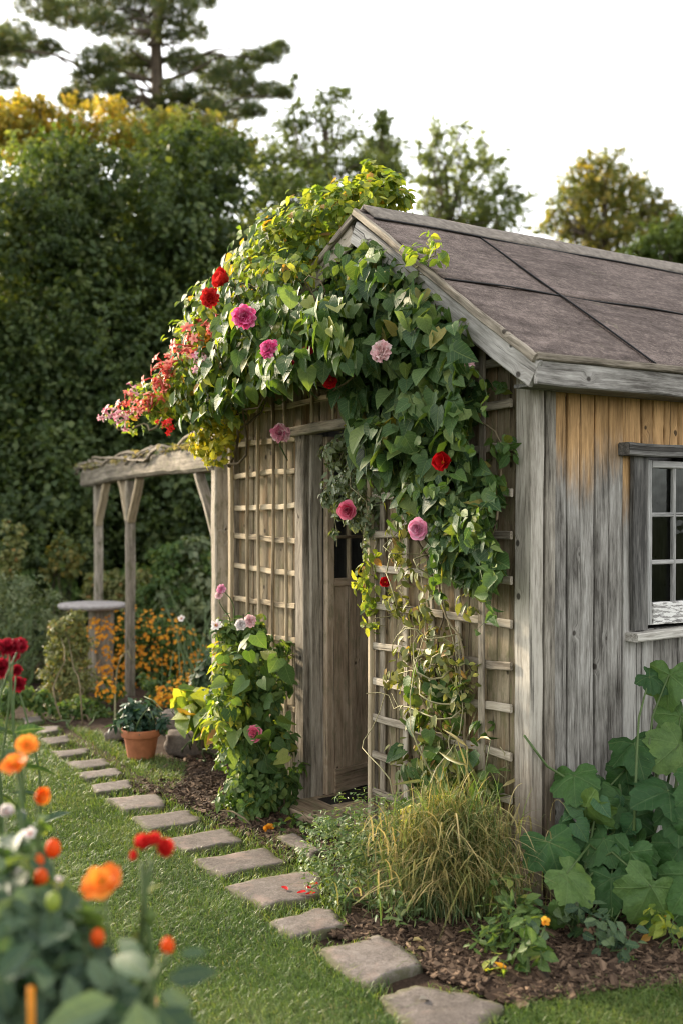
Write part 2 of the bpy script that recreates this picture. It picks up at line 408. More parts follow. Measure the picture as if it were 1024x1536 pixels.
def wood(name, dark, mid, light, fresh=None, moss=None, warm=None, peel=None, knots=True, foot=None):
    t = NT(name)
    g = t.attr('grain', 1); r = t.attr('rnd', 2); h = t.attr('hgt', 2)
    wv = t.noise(t.scale(g, (1.1, 7, 7)), 1.0, 3)                      # slow wander of the grain
    gv = t.n('VectorMath', operation='MULTIPLY_ADD'); t.set(gv.inputs[0], g); gv.inputs[1].default_value = (1, 1, 1)
    cmb = t.n('CombineXYZ'); t.set(cmb.inputs[1], t.math('MULTIPLY', wv, .035)); t.set(cmb.inputs[2], t.math('MULTIPLY', wv, .02))
    t.set(gv.inputs[2], cmb)
    gg = gv.outputs[0]
    if knots:
        kv = t.n('TexVoronoi', voronoi_dimensions='2D', feature='F1'); t.set(kv.inputs['Vector'], t.scale(g, (9, 11, 4))); kv.inputs['Scale'].default_value = 1.0
        ks = t.n('SeparateColor'); t.set(ks.inputs[0], kv.outputs['Color'])
        kd = t.math('ADD', kv.outputs['Distance'], t.math('MULTIPLY', t.math('LESS_THAN', ks.outputs[0], .90), 2.0))
        knot = t.math('SUBTRACT', 1.0, t.sm(t.math('ADD', kd, t.math('MULTIPLY', ks.outputs[1], .06)), .09, .17), clamp=True)
        swirl = t.math('MULTIPLY', t.math('SUBTRACT', 1.0, t.sm(kd, .1, .45), clamp=True), .016)
        c2 = t.n('CombineXYZ'); t.set(c2.inputs[1], swirl)
        a2 = t.n('VectorMath', operation='ADD'); t.set(a2.inputs[0], gg); t.set(a2.inputs[1], c2); gg = a2.outputs[0]
    fine = t.noise(t.scale(gg, (13, 170, 170)), 1.0, 5, .65)
    med = t.noise(t.scale(gg, (3.2, 48, 48)), 1.0, 5, .6)
    blot = t.noise(t.scale(gg, (2.5, 9, 9)), 1.0, 5, .65)
    v = t.math('ADD', t.math('MULTIPLY', fine, .42), t.math('MULTIPLY', med, .58))
    v = t.math('ADD', v, t.math('MULTIPLY', t.math('SUBTRACT', blot, .5), .65))
    v = t.math('ADD', v, t.math('MULTIPLY', t.math('SUBTRACT', r, .5), .22))
    col = t.ramp(v, [(.30, dark), (.48, mid), (.68, light)])
    if warm is not None:
        wn = t.sm(t.noise(t.scale(g, (1.3, 6, 6)), 1.0, 4), .48, .68)
        col = t.mix(t.math('MULTIPLY', wn, .75), col, t.mix(.5, col, warm))
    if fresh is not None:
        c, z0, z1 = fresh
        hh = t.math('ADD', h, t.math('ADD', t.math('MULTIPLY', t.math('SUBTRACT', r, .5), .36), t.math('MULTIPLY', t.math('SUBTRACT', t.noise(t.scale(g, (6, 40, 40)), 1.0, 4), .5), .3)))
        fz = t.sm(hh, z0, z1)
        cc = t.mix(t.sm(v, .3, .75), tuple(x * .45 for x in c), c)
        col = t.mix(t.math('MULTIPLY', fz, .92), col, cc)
    if moss is not None:
        mn = t.sm(t.noise(t.scale(g, (9, 22, 22)), 1.0, 6, .7), .48, .66)
        col = t.mix(t.math('MULTIPLY', mn, .7), col, moss)
    if foot is not None:
        c, z0, z1 = foot
        hh = t.math('ADD', h, t.math('MULTIPLY', t.math('SUBTRACT', t.noise(t.scale(g, (3, 30, 30)), 1.0, 4), .5), .5))
        col = t.mix(t.math('MULTIPLY', t.math('SUBTRACT', 1.0, t.sm(hh, z0, z1), clamp=True), .75), col, c)
    if peel is not None:
        pn = t.sm(t.noise(t.scale(g, (16, 70, 70)), 1.0, 7, .72), .44, .52)
        col = t.mix(pn, col, peel)
    crack = t.sm(t.noise(t.scale(gg, (1.0, 70, 70)), 1.0, 3, .55), .63, .70)
    col = t.mix(t.math('MULTIPLY', crack, .72), col, (.018, .015, .012))
    if knots: col = t.mix(t.math('MULTIPLY', knot, .85), col, (.022, .016, .012))
    hgt = t.math('SUBTRACT', t.math('ADD', t.math('MULTIPLY', fine, .5), med), t.math('MULTIPLY', crack, 1.3))
    return t.done(t.bsdf(col, .88, .18, hgt, .75, .004))

def leafmat(name, cols, trans=.35, tcol=None, rough=.5, spec=.35, vein=0.0, accent=None, tip=None, lobed=0.0):
    """cols: 3 leaf colours picked per leaf; light passes through the blade"""
    t = NT(name)
    r = t.attr('rnd', 2)
    st = [(i / (len(cols) - 1), c) for i, c in enumerate(cols)]
    col = t.ramp(r, st)
    g = t.n('NewGeometry')
    nz = t.noise(g.outputs['Position'], 3.5, 3)
    col = t.mix(t.math('MULTIPLY', t.sm(nz, .4, .7), .35), col, t.mix(1.0, col, (1.35, 1.25, .75), 'MULTIPLY'))
    fn = t.noise(g.outputs['Position'], 90, 2)
    col = t.mix(.5, col, t.mix(1.0, col, t.ramp(fn, [(.3, (.72, .72, .72)), (.7, (1.25, 1.25, 1.2))]), 'MULTIPLY'))
    if accent is not None:
        c, p = accent
        r2 = t.n('TexWhiteNoise', noise_dimensions='1D'); t.set(r2.inputs['W'], t.math('MULTIPLY', r, 913.7))
        col = t.mix(t.math('GREATER_THAN', r2.outputs[0], 1 - p), col, c)
    if tip is not None:
        sx = t.n('SeparateXYZ'); t.set(sx.inputs[0], t.attr('luv', 1))
        col = t.mix(t.math('MULTIPLY', t.sm(sx.outputs[1], .35, 1.0), tip[1]), col, tip[0])
    bump = None
    if vein:
        sx = t.n('SeparateXYZ'); t.set(sx.inputs[0], t.attr('luv', 1))
        ax = t.math('ABSOLUTE', sx.outputs[0])
        mid = t.math('SUBTRACT', 1.0, t.sm(ax, .008, .03), clamp=True)
        w = t.math('SINE', t.math('MULTIPLY', t.math('SUBTRACT', sx.outputs[1], t.math('MULTIPLY', ax, .75)), 34.0))
        sv = t.sm(w, .86, 1.0)
        vv = t.math('MAXIMUM', mid, t.math('MULTIPLY', sv, .6))
        col = t.mix(t.math('MULTIPLY', vv, vein), col, t.mix(.55, col, (.30, .38, .16)))
        bump = t.math('SUBTRACT', fn, t.math('MULTIPLY', vv, 1.4))
    if lobed:
        sx = t.n('SeparateXYZ'); t.set(sx.inputs[0], t.attr('luv', 1)); x, y = sx.outputs[0], sx.outputs[1]
        vv = None
        for a in (0, .98, -.98, 1.95, -1.95):
            al = t.math('ADD', t.math('MULTIPLY', x, math.sin(a)), t.math('MULTIPLY', y, math.cos(a)))
            ac = t.math('ABSOLUTE', t.math('SUBTRACT', t.math('MULTIPLY', x, math.cos(a)), t.math('MULTIPLY', y, math.sin(a))))
            main = t.math('SUBTRACT', 1.0, t.sm(ac, .004, .016), clamp=True)
            near = t.math('SUBTRACT', 1.0, t.sm(t.math('DIVIDE', ac, t.math('MAXIMUM', al, .02)), .40, .52), clamp=True)
            side = t.math('MULTIPLY', t.sm(t.math('SINE', t.math('MULTIPLY', t.math('SUBTRACT', al, t.math('MULTIPLY', ac, .9)), 52.0)), .9, 1.0), t.math('MULTIPLY', near, .55))
            v1 = t.math('MULTIPLY', t.math('MAXIMUM', main, side), t.math('GREATER_THAN', al, 0.0))
            vv = v1 if vv is None else t.math('MAXIMUM', vv, v1)
        col = t.mix(t.math('MULTIPLY', vv, lobed), col, t.mix(.5, col, (.26, .36, .16)))
        bl = t.noise(g.outputs['Position'], 14, 4)
        col = t.mix(.5, col, t.mix(1.0, col, t.ramp(bl, [(.35, (.7, .75, .7)), (.65, (1.3, 1.2, 1.25))]), 'MULTIPLY'))
        bump = t.math('SUBTRACT', t.math('ADD', t.math('MULTIPLY', fn, .4), t.noise(g.outputs['Position'], 45, 2)), t.math('MULTIPLY', vv, 1.2))
    p = t.bsdf(col, rough, spec, bump, .5, .006 if lobed else .004)
    tr = t.n('BsdfTranslucent')
    t.set(tr.inputs[0], t.mix(1.0, col, tcol or (1.9, 1.75, .55), 'MULTIPLY'))
    mx = t.n('MixShader'); t.set(mx.inputs[0], trans); t.t.links.new(p.outputs[0], mx.inputs[1]); t.t.links.new(tr.outputs[0], mx.inputs[2])
    return t.done(mx)
def petalmat(name, cols, base=None, trans=.3, edge=None):
    t = NT(name); r = t.attr('rnd', 2)
    col = t.ramp(r, [(i / max(1, len(cols) - 1), c) for i, c in enumerate(cols)])
    sx = t.n('SeparateXYZ'); t.set(sx.inputs[0], t.attr('luv', 1))
    if base is not None: col = t.mix(t.math('SUBTRACT', 1.0, t.sm(sx.outputs[1], .1, .55), clamp=True), col, base)
    if edge is not None: col = t.mix(t.math('MULTIPLY', t.sm(sx.outputs[1], .55, 1.0), .7), col, edge)
    st = t.noise(t.scale(t.attr('luv', 1), (16, 1.5, 1)), 1.0, 3)
    col = t.mix(.4, col, t.mix(1.0, col, t.ramp(st, [(.3, (.75, .7, .72)), (.7, (1.15, 1.15, 1.15))]), 'MULTIPLY'))
    p = t.bsdf(col, .55, .25)
    tr = t.n('BsdfTranslucent'); t.set(tr.inputs[0], col)
    mx = t.n('MixShader'); t.set(mx.inputs[0], trans); t.t.links.new(p.outputs[0], mx.inputs[1]); t.t.links.new(tr.outputs[0], mx.inputs[2])
    return t.done(mx)
def plain(name, col, rough=.7, spec=.3, var=.25, sc=20, bump=.4, bd=.004):
    t = NT(name); g = t.n('NewGeometry'); nz = t.noise(g.outputs['Position'], sc, 6, .65)
    c = t.mix(1.0, col, t.ramp(nz, [(.3, (1 - var,) * 3), (.7, (1 + var,) * 3)]), 'MULTIPLY')
    return t.done(t.bsdf(c, rough, spec, nz, bump, bd))

MT = {}
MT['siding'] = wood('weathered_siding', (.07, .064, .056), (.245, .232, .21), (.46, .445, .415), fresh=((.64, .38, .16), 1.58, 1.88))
MT['gable'] = wood('gable_boards', (.085, .066, .042), (.21, .168, .108), (.33, .275, .19), warm=(.36, .19, .07), moss=(.13, .125, .06))
MT['post'] = wood('grey_timber', (.075, .066, .054), (.25, .226, .188), (.47, .435, .375), foot=((.13, .085, .05), .1, .9))
MT['trim'] = wood('dark_grey_trim', (.055, .053, .05), (.14, .135, .125), (.26, .25, .235))
MT['barge'] = wood('silvered_timber', (.095, .087, .078), (.28, .266, .246), (.50, .48, .45))
MT['lath'] = wood('trellis_lath', (.12, .10, .075), (.30, .26, .20), (.47, .42, .34), knots=False)
MT['lath2'] = wood('tan_trellis_lath', (.13, .10, .065), (.33, .265, .175), (.48, .40, .28), knots=False)
MT['door'] = wood('door_timber', (.16, .115, .075), (.36, .27, .185), (.52, .42, .31), moss=(.22, .20, .12))
MT['frame'] = wood('door_frame_timber', (.09, .076, .057), (.26, .225, .178), (.44, .395, .325))
MT['arbor'] = wood('arbor_timber', (.08, .07, .055), (.22, .19, .15), (.38, .34, .28), moss=(.10, .10, .05))
MT['bark'] = wood('dry_bark', (.06, .05, .04), (.19, .16, .12), (.36, .31, .25), knots=False)
MT['stem'] = wood('vine_stem', (.05, .04, .025), (.13, .10, .06), (.22, .18, .11), knots=False)
MT['trunk'] = wood('tree_bark', (.03, .024, .018), (.075, .058, .042), (.14, .11, .08), knots=False)
MT['sash'] = wood('painted_sash', (.16, .16, .155), (.34, .335, .32), (.50, .49, .47), knots=False)
MT['peel'] = wood('peeling_paint', (.12, .115, .11), (.25, .24, .23), (.36, .35, .33), peel=(.72, .71, .68), knots=False)
MT['sill'] = wood('sill_timber', (.06, .055, .045), (.22, .20, .17), (.55, .53, .48), knots=False)

def felt():
    t = NT('roofing_felt'); g = t.attr('grain', 1); r = t.attr('rnd', 2)
    a = t.noise(t.scale(g, (1, 1, 1)), 230, 3, .7); b = t.noise(t.scale(g, (1.3, 4, 1)), 5, 6, .7); c = t.noise(g, 38, 5, .7)
    v = t.math('ADD', t.math('MULTIPLY', a, .55), t.math('ADD', t.math('MULTIPLY', b, .3), t.math('MULTIPLY', c, .3)))
    v = t.math('ADD', v, t.math('MULTIPLY', t.math('SUBTRACT', r, .5), .06))
    lg = t.noise(t.scale(g, (1, 1.6, 1)), 1.7, 5, .7)
    v = t.math('ADD', v, t.math('MULTIPLY', t.math('SUBTRACT', lg, .5), .22))
    col = t.ramp(v, [(.42, (.035, .027, .024)), (.56, (.115, .09, .08)), (.68, (.27, .215, .19))])
    col = t.mix(t.math('MULTIPLY', t.sm(t.noise(g, 6.5, 7, .75), .60, .72), .5), col, (.15, .15, .085))
    return t.done(t.bsdf(col, .93, .15, v, .9, .006))
MT['felt'] = felt()
MT['cap'] = plain('ridge_felt', (.20, .175, .15), .9, .15, .4, 26, .6, .005)
MT['tar'] = plain('bitumen', (.012, .011, .011), .6, .3)
MT['dark'] = plain('interior_shade', (.03, .027, .024), .95, .1)  # near-black colour stands in for shade inside and between the boards
def glassmat():
    t = NT('old_glass'); g = t.n('NewGeometry'); nz = t.noise(g.outputs['Position'], 6, 2)
    gl = t.n('BsdfGlossy'); gl.inputs['Roughness'].default_value = .03; gl.inputs['Color'].default_value = (.75, .8, .78, 1)
    b = t.n('Bump'); t.set(b.inputs['Height'], nz); b.inputs['Strength'].default_value = .15; b.inputs['Distance'].default_value = .02
    t.t.links.new(b.outputs[0], gl.inputs['Normal'])
    tr = t.n('BsdfTransparent'); tr.inputs[0].default_value = (.55, .56, .53, 1)
    fr = t.n('Fresnel'); fr.inputs['IOR'].default_value = 1.5
    mx = t.n('MixShader'); t.set(mx.inputs[0], fr.outputs[0]); t.t.links.new(tr.outputs[0], mx.inputs[1]); t.t.links.new(gl.outputs[0], mx.inputs[2])
    return t.done(mx)
MT['glass'] = glassmat()
def stonemat(name, lo, mid, hi, tint, warm):
    t = NT(name); g = t.n('NewGeometry'); p = g.outputs['Position']; r = t.attr('rnd', 2)
    big = t.noise(p, 4.5, 6, .65); med = t.noise(p, 26, 6, .7); fine = t.noise(p, 130, 4, .75)
    v = t.math('ADD', t.math('MULTIPLY', big, .3), t.math('ADD', t.math('MULTIPLY', med, .35), t.math('MULTIPLY', fine, .45)))
    v = t.math('SUBTRACT', v, .05)
    v = t.math('ADD', v, t.math('MULTIPLY', t.math('SUBTRACT', r, .5), .1))
    col = t.ramp(v, [(.34, lo), (.5, mid), (.66, hi)])
    col = t.mix(t.math('MULTIPLY', t.sm(t.noise(p, 7, 5, .7), .52, .7), .55), col, warm)
    col = t.mix(t.math('MULTIPLY', t.sm(t.noise(p, 11, 6, .75), .58, .72), .6), col, tint)
    eg = t.math('ADD', t.attr('hgt', 2), t.math('MULTIPLY', t.math('SUBTRACT', t.noise(p, 17, 5, .75), .5), 1.6))
    col = t.mix(t.math('MULTIPLY', t.sm(eg, .55, 1.05), .8), col, (.075, .075, .035))
    return t.done(t.bsdf(col, .92, .2, t.math('ADD', med, t.math('MULTIPLY', fine, .5)), .7, .006))
MT['stone'] = stonemat('path_stone', (.055, .047, .041), (.13, .112, .102), (.23, .203, .188), (.11, .10, .065), (.25, .185, .16))
MT['rock'] = stonemat('garden_rock', (.06, .05, .042), (.15, .125, .105), (.26, .225, .19), (.08, .085, .04), (.17, .12, .09))
def soilmat(name, c0, c1, c2, sc=1.0):
    t = NT(name); g = t.n('NewGeometry'); p = g.outputs['Position']
    a = t.noise(p, 9 * sc, 8, .75); b = t.noise(p, 70 * sc, 5, .7)
    v = t.math('ADD', t.math('MULTIPLY', a, .5), t.math('MULTIPLY', b, .5))
    return t.done(t.bsdf(t.ramp(v, [(.35, c0), (.52, c1), (.68, c2)]), .95, .1, v, 1.0, .02))
MT['soil'] = soilmat('bed_soil', (.020, .013, .009), (.055, .037, .026), (.12, .085, .06))
MT['turf'] = soilmat('turf_soil', (.018, .022, .008), (.035, .05, .015), (.06, .085, .025))
MT['field'] = soilmat('far_ground', (.02, .025, .01), (.04, .05, .018), (.07, .075, .03), .3)
MT['chip'] = wood('mulch_chip', (.016, .010, .007), (.06, .038, .025), (.20, .135, .09), knots=False)
MT['terra'] = plain('terracotta', (.36, .135, .065), .8, .2, .22, 18, .3)
MT['tstone'] = stonemat('table_stone', (.16, .145, .14), (.36, .335, .33), (.52, .49, .48), (.2, .19, .15), (.32, .28, .26))
MT['wire'] = plain('dull_wire', (.25, .22, .17), .5, .5)

MT['heart'] = leafmat('heart_leaf', [(.022, .056, .020), (.042, .094, .030), (.075, .135, .042), (.14, .195, .065)], .3, rough=.55, spec=.3, vein=.55, accent=((.26, .22, .06), .035))
MT['lime'] = leafmat('lime_leaf', [(.07, .13, .025), (.13, .20, .035), (.22, .28, .05), (.30, .32, .06)], .45, rough=.5, accent=((.40, .20, .05), .05), vein=.4)  # yellowish lime green for the paler kinds of leaf
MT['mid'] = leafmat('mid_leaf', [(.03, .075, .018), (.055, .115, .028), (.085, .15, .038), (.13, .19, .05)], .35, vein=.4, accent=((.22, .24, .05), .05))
MT['olive'] = leafmat('olive_leaf', [(.07, .09, .03), (.12, .145, .05), (.18, .20, .07), (.26, .26, .11)], .3, accent=((.34, .20, .07), .05))
MT['grey'] = leafmat('grey_green_leaf', [(.065, .095, .045), (.11, .15, .075), (.165, .205, .115), (.23, .265, .165)], .3)
MT['hedge'] = leafmat('hedge_leaf', [(.026, .050, .017), (.046, .078, .026), (.075, .112, .038), (.13, .165, .06)], .38)
MT['hedge2'] = leafmat('broad_tree_leaf', [(.06, .088, .03), (.09, .13, .044), (.13, .17, .06), (.20, .23, .085)], .45)
MT['gold'] = leafmat('golden_leaf', [(.10, .12, .03), (.24, .24, .05), (.44, .37, .07), (.60, .42, .08)], .5, tcol=(1.5, 1.3, .5))
MT['turning'] = leafmat('turning_leaf', [(.075, .105, .03), (.11, .14, .04), (.18, .18, .055), (.34, .26, .07)], .42)
MT['spring'] = leafmat('pale_tree_leaf', [(.05, .085, .02), (.085, .13, .03), (.13, .175, .045)], .35)
MT['birch'] = leafmat('fine_tree_leaf', [(.085, .12, .05), (.12, .16, .07), (.17, .21, .095)], .45)
MT['needle'] = leafmat('pine_needle', [(.04, .066, .032), (.065, .10, .046), (.10, .14, .06), (.17, .18, .07)], .3, accent=((.22, .15, .05), .05))
MT['grass'] = leafmat('lawn_grass', [(.022, .060, .012), (.045, .098, .020), (.08, .142, .032), (.19, .23, .09)], .3, tip=((.22, .28, .10), .35), rough=.45, accent=((.24, .21, .10), .03))
MT['straw'] = leafmat('dry_grass', [(.07, .10, .03), (.14, .15, .05), (.27, .235, .10), (.42, .35, .19)], .3, tcol=(1.3, 1.2, .7))
MT['squash'] = leafmat('broad_lobed_leaf', [(.022, .064, .020), (.033, .088, .026), (.050, .115, .034), (.095, .165, .05)], .25, rough=.6, spec=.25, vein=.0, lobed=.28)
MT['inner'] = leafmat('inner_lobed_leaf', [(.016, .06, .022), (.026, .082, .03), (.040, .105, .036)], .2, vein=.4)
MT['fern'] = leafmat('herb_leaf', [(.05, .10, .035), (.085, .145, .05), (.13, .195, .08), (.22, .27, .15)], .3)
MT['yellowleaf'] = leafmat('yellow_leaf', [(.14, .20, .03), (.28, .32, .04), (.48, .46, .05), (.64, .52, .06)], .45, tcol=(1.3, 1.2, .5))
MT['teal'] = leafmat('blue_green_leaf', [(.03, .07, .06), (.05, .10, .085), (.07, .13, .11)], .2)
MT['potleaf'] = leafmat('pot_plant_leaf', [(.015, .045, .028), (.028, .07, .042), (.05, .10, .065)], .2, rough=.4)
MT['foreleaf'] = leafmat('dark_garden_leaf', [(.016, .042, .022), (.03, .068, .034), (.055, .10, .052), (.10, .15, .08)], .25, vein=.4)
MT['gstem'] = plain('green_stem', (.07, .11, .035), .6, .3)
MT['pstem'] = plain('pale_stem', (.26, .24, .13), .7, .3)
MT['palepink'] = petalmat('pale_pink_petal', [(.86, .52, .55), (.88, .64, .64), (.90, .74, .72)], base=(.80, .34, .42))
MT['pink'] = petalmat('pink_petal', [(.82, .26, .44), (.86, .42, .58), (.88, .58, .70)], base=(.75, .12, .32))
MT['hotpink'] = petalmat('deep_pink_petal', [(.64, .03, .10), (.76, .06, .18), (.84, .18, .32)], edge=(.84, .32, .42))
MT['magenta'] = petalmat('magenta_petal', [(.74, .06, .24), (.82, .14, .36), (.86, .32, .52)])
MT['red'] = petalmat('red_petal', [(.42, .005, .008), (.58, .010, .014), (.68, .02, .025)])
MT['scarlet'] = petalmat('scarlet_petal', [(.52, .015, .012), (.64, .025, .02), (.72, .06, .05)])
MT['crimson'] = petalmat('crimson_petal', [(.20, .003, .012), (.30, .006, .02), (.40, .015, .035)])
MT['coral'] = petalmat('coral_petal', [(.84, .10, .07), (.86, .24, .17), (.86, .42, .33)], base=(.6, .12, .1))
MT['dusty'] = petalmat('dusty_pink_petal', [(.60, .14, .24), (.76, .38, .44), (.80, .62, .60)])
MT['orange'] = petalmat('orange_petal', [(.82, .17, .012), (.86, .24, .02), (.88, .33, .05)], base=(.75, .11, .01), trans=.4)
MT['yellow'] = petalmat('yellow_petal', [(.60, .20, .012), (.74, .32, .02), (.80, .45, .04)])
MT['white'] = petalmat('white_petal', [(.72, .68, .64), (.80, .76, .74), (.80, .72, .72)], base=(.62, .25, .32))

# ------------------------------------------------------------------ ground
def flat(name, poly, z, mat, jitter=0.0):
    m = M(); p = np.array([(q[0], q[1], z) for q in poly]); m.add(p, [np.arange(len(p))[None]])
    return tag(part(name, m, mat), None, None, kind='structure')
def grid(name, x0, x1, y0, y1, nx, ny, zf, mat):
    xs, ys = np.meshgrid(np.linspace(x0, x1, nx), np.linspace(y0, y1, ny)); z = zf(xs, ys)
    V = np.column_stack([xs.ravel(), ys.ravel(), z.ravel()])
    i = (np.arange(ny - 1)[:, None] * nx + np.arange(nx - 1)[None]).ravel()
    return tag(part(name, M().add(V, np.column_stack([i, i + 1, i + nx + 1, i + nx])), mat), None, None, kind='structure')
flat('ground', [(-260, -60), (260, -60), (260, 420), (-260, 420)], -.03, MT['field'])
def bump(x, y): return .012 * np.sin(x * 3.1 + y * 1.7) * np.sin(y * 2.3 - x) + .006 * np.sin(x * 11) * np.sin(y * 9.3 + 1)
grid('garden_bed', -5, 5, 1, 13, 160, 190, lambda x, y: -.008 + bump(x, y) * .8, MT['soil'])
STONES = [
 [(565,1494),(622,1478),(690,1485),(765,1508),(712,1546),(625,1552)],
 [(472,1426),(565,1402),(609,1422),(633,1448),(547,1481)],
 [(402,1384),(476,1360),(503,1366),(519,1388),(440,1409)],
 [(334,1330),(400,1315),(478,1304),(486,1342),(394,1364)],
 [(286,1289),(396,1271),(434,1294),(330,1316)],
 [(246,1258),(343,1242),(364,1263),(276,1277)],
 [(412,1254),(440,1248),(482,1276),(467,1288)],
 [(195,1225),(285,1215),(308,1231),(227,1246)],
 [(159,1198),(240,1189),(250,1209),(187,1217)],
 [(135,1178),(196,1169),(199,1182),(143,1190)],
 [(114,1159),(178,1151),(187,1161),(129,1169)],
 [(97,1143),(158,1137),(170,1147),(120,1154)],
 [(78,1127),(131,1121),(135,1129),(89,1137)],
 [(61,1108),(102,1103),(106,1112),(73,1117)],
 [(47,1091),(87,1088),(90,1096),(58,1101)],
 [(32,1077),(61,1073),(65,1081),(38,1087)]]
SLAB = ['pale paving stone cut by the bottom edge of the picture, at the mulch bed corner',
 'five sided stepping stone second from the near end, mulch along its far edge', 
 'small worn stepping stone third from the near end, next to the green herb mound',
 'wide stepping stone with scattered red petals lying on it',
 'broad stepping stone just beyond the one with red petals on it',
 'stepping stone level with the foot of the pink flowered bush, grass on its far side',
 'narrow stone set apart from the path in front of the shed doorstep',
 'stepping stone at the mulch patch, eighth from the near end of the path',
 'stepping stone ninth from the near end, between lawn and brown mulch patch',
 'stepping stone tenth from the near end, the third past the mulch patch toward the arbor',
 'stepping stone eleventh from the near end, nearly level with the foot of the terracotta pot',
 'stepping stone beside the terracotta pot, lawn on its other side',
 'stepping stone just past the terracotta pot on the way to the arbor',
 'small far stepping stone, fourth from the distant end of the path',
 'small reddish far stepping stone near the distant end of the path',
 'farthest and smallest stepping stone where the path meets the flower shrubs']
SLAB[13] = 'small grey far stepping stone, third from the distant end of the path'
stone_polys = []
for k, pp in enumerate(STONES):
    c = np.array([G(x, y, .025) for x, y in pp])[:, :2]
    n = len(c); out = []
    for i in range(n):                                      # rounded corners, chipped edges
        a, b, d = c[i - 1], c[i], c[(i + 1) % n]
        p0 = b + (a - b) * min(.12, .022 / np.linalg.norm(a - b)); p1 = b + (d - b) * min(.12, .022 / np.linalg.norm(d - b))
        out += [p0, (p0 + 2 * b + p1) / 4 * 1.0, p1]
        nx = d + (b - d) * min(.12, .022 / np.linalg.norm(b - d))
        for q in np.linspace(0, 1, 9)[1:-1]: out.append(p1 + (nx - p1) * q)
    out = np.array(out); ctr = out.mean(0)
    dist = np.linalg.norm(out - ctr, axis=1, keepdims=True)
    w = rng.normal(size=(len(out), 1)); w = (w + np.roll(w, 1, 0) + np.roll(w, -1, 0)) * .0045
    out = out + (out - ctr) / dist * w
    stone_polys.append(out)
    org = np.array([ctr[0], ctr[1], -.03]); m = M(); rings = []
    tilt = rng.normal(size=2) * .008
    for f, z in ((1.0, -.03), (1.0, .016), (.99, .022), (.972, .026), (.75, .028), (.45, .029), (.2, .029)):
        xy = ctr + (out - ctr) * f
        zz = z + (xy - ctr) @ tilt + .0025 * np.sin(xy[:, 0] * 21 + k) * np.sin(xy[:, 1] * 17) * (f < .99)
        rings.append(np.column_stack([xy, zz]))
    V = np.vstack(rings); n = len(out); i = np.arange(n); i2 = (i + 1) % n
    q = np.concatenate([np.column_stack([a * n + i, a * n + i2, (a + 1) * n + i2, (a + 1) * n + i]) for a in range(len(rings) - 1)])
    V = np.vstack([V, [*ctr, .029]]); tr = np.column_stack([6 * n + i, 6 * n + i2, np.full(n, len(V) - 1)])
    edge_ = np.concatenate([np.full(n * 4, 1.0), np.full(n, .35), np.zeros(n * 2 + 1)])
    m.add(V, [q, tr], rnd=rng.uniform() if k != 14 else 1.0, hgt=edge_)
    tag(part('stepping_stone', m, MT['stone'], origin=org), SLAB[k], 'stepping stone', 'stepping stones of the garden path')
def on_stone(p, grow=1.0):
    r = np.zeros(len(p), bool)
    for s in stone_polys:
        c = s.mean(0); r |= inpoly(p, c + (s - c) * grow)
    return r

edge_px = [(20,1084),(48,1102),(66,1122),(92,1143),(112,1162),(134,1185),(160,1210),(195,1236),(245,1268),(288,1300),(336,1336),(338,1346),(402,1390),(474,1432),(520,1466),(562,1497),(600,1530),(640,1560),(712,1556),(770,1516),(860,1496),(1024,1480),(1300,1466)]
LAWN = [tuple(G(x, y)[:2]) for x, y in edge_px] + [(4.5, 3.0), (4.5, .6), (-5.5, .6), (-5.5, 9.2)]
flat('lawn', LAWN, .006, MT['turf'])
# lawn grass: blades, thicker where one stands close
def grass_fill(n, x0, x1, y0, y1):
    p = np.column_stack([rng.uniform(x0, x1, n), rng.uniform(y0, y1, n)])
    keep = inpoly(p, LAWN) & ~on_stone(p, 1.0) & (rng.uniform(size=n) < np.clip((4.6 / p[:, 1]) ** 1.5, 0, 1))
    vis = np.abs(p[:, 0]) < p[:, 1] * .42 + .45
    return p[keep & vis]
p = np.vstack([grass_fill(560000, -4.2, 2.4, 3.0, 6.2), grass_fill(330000, -4.4, .4, 6.2, 9.6), grass_fill(60000, -1.2, 1.2, 2.1, 3.0)])
nz = np.sin(p[:, 0] * 5.3 + np.sin(p[:, 1] * 3.7)) * np.sin(p[:, 1] * 4.9 + 1) * .5 + .5
nz2 = np.sin(p[:, 0] * 17 + 3 * np.sin(p[:, 1] * 7)) * np.sin(p[:, 1] * 15) * .5 + .5
h = (.016 + .016 * rng.uniform(size=len(p)) + .009 * nz + .008 * nz2) * (1 + .5 * (rng.uniform(size=len(p)) > .93))
lean = rng.normal(size=(len(p), 3)) * [1, 1, 0] * .85 + np.column_stack([np.sin(p[:, 1] * 3), np.cos(p[:, 0] * 2.5), np.zeros(len(p))]) * .35
m = blades(M(), np.column_stack([p, np.full(len(p), .004)]), h, 0.0023 * (1 + .3 * np.maximum(p[:, 1] - 4, 0)), lean, rng.uniform(.3, 1.7, len(p)), seg=2,
           cols=np.clip(rng.uniform(size=len(p)) * .6 + .45 * nz - .05, 0, 1))
tag(part('grass', m, MT['grass']), 'short green lawn grass beside the stepping stones', 'grass', kind='stuff')
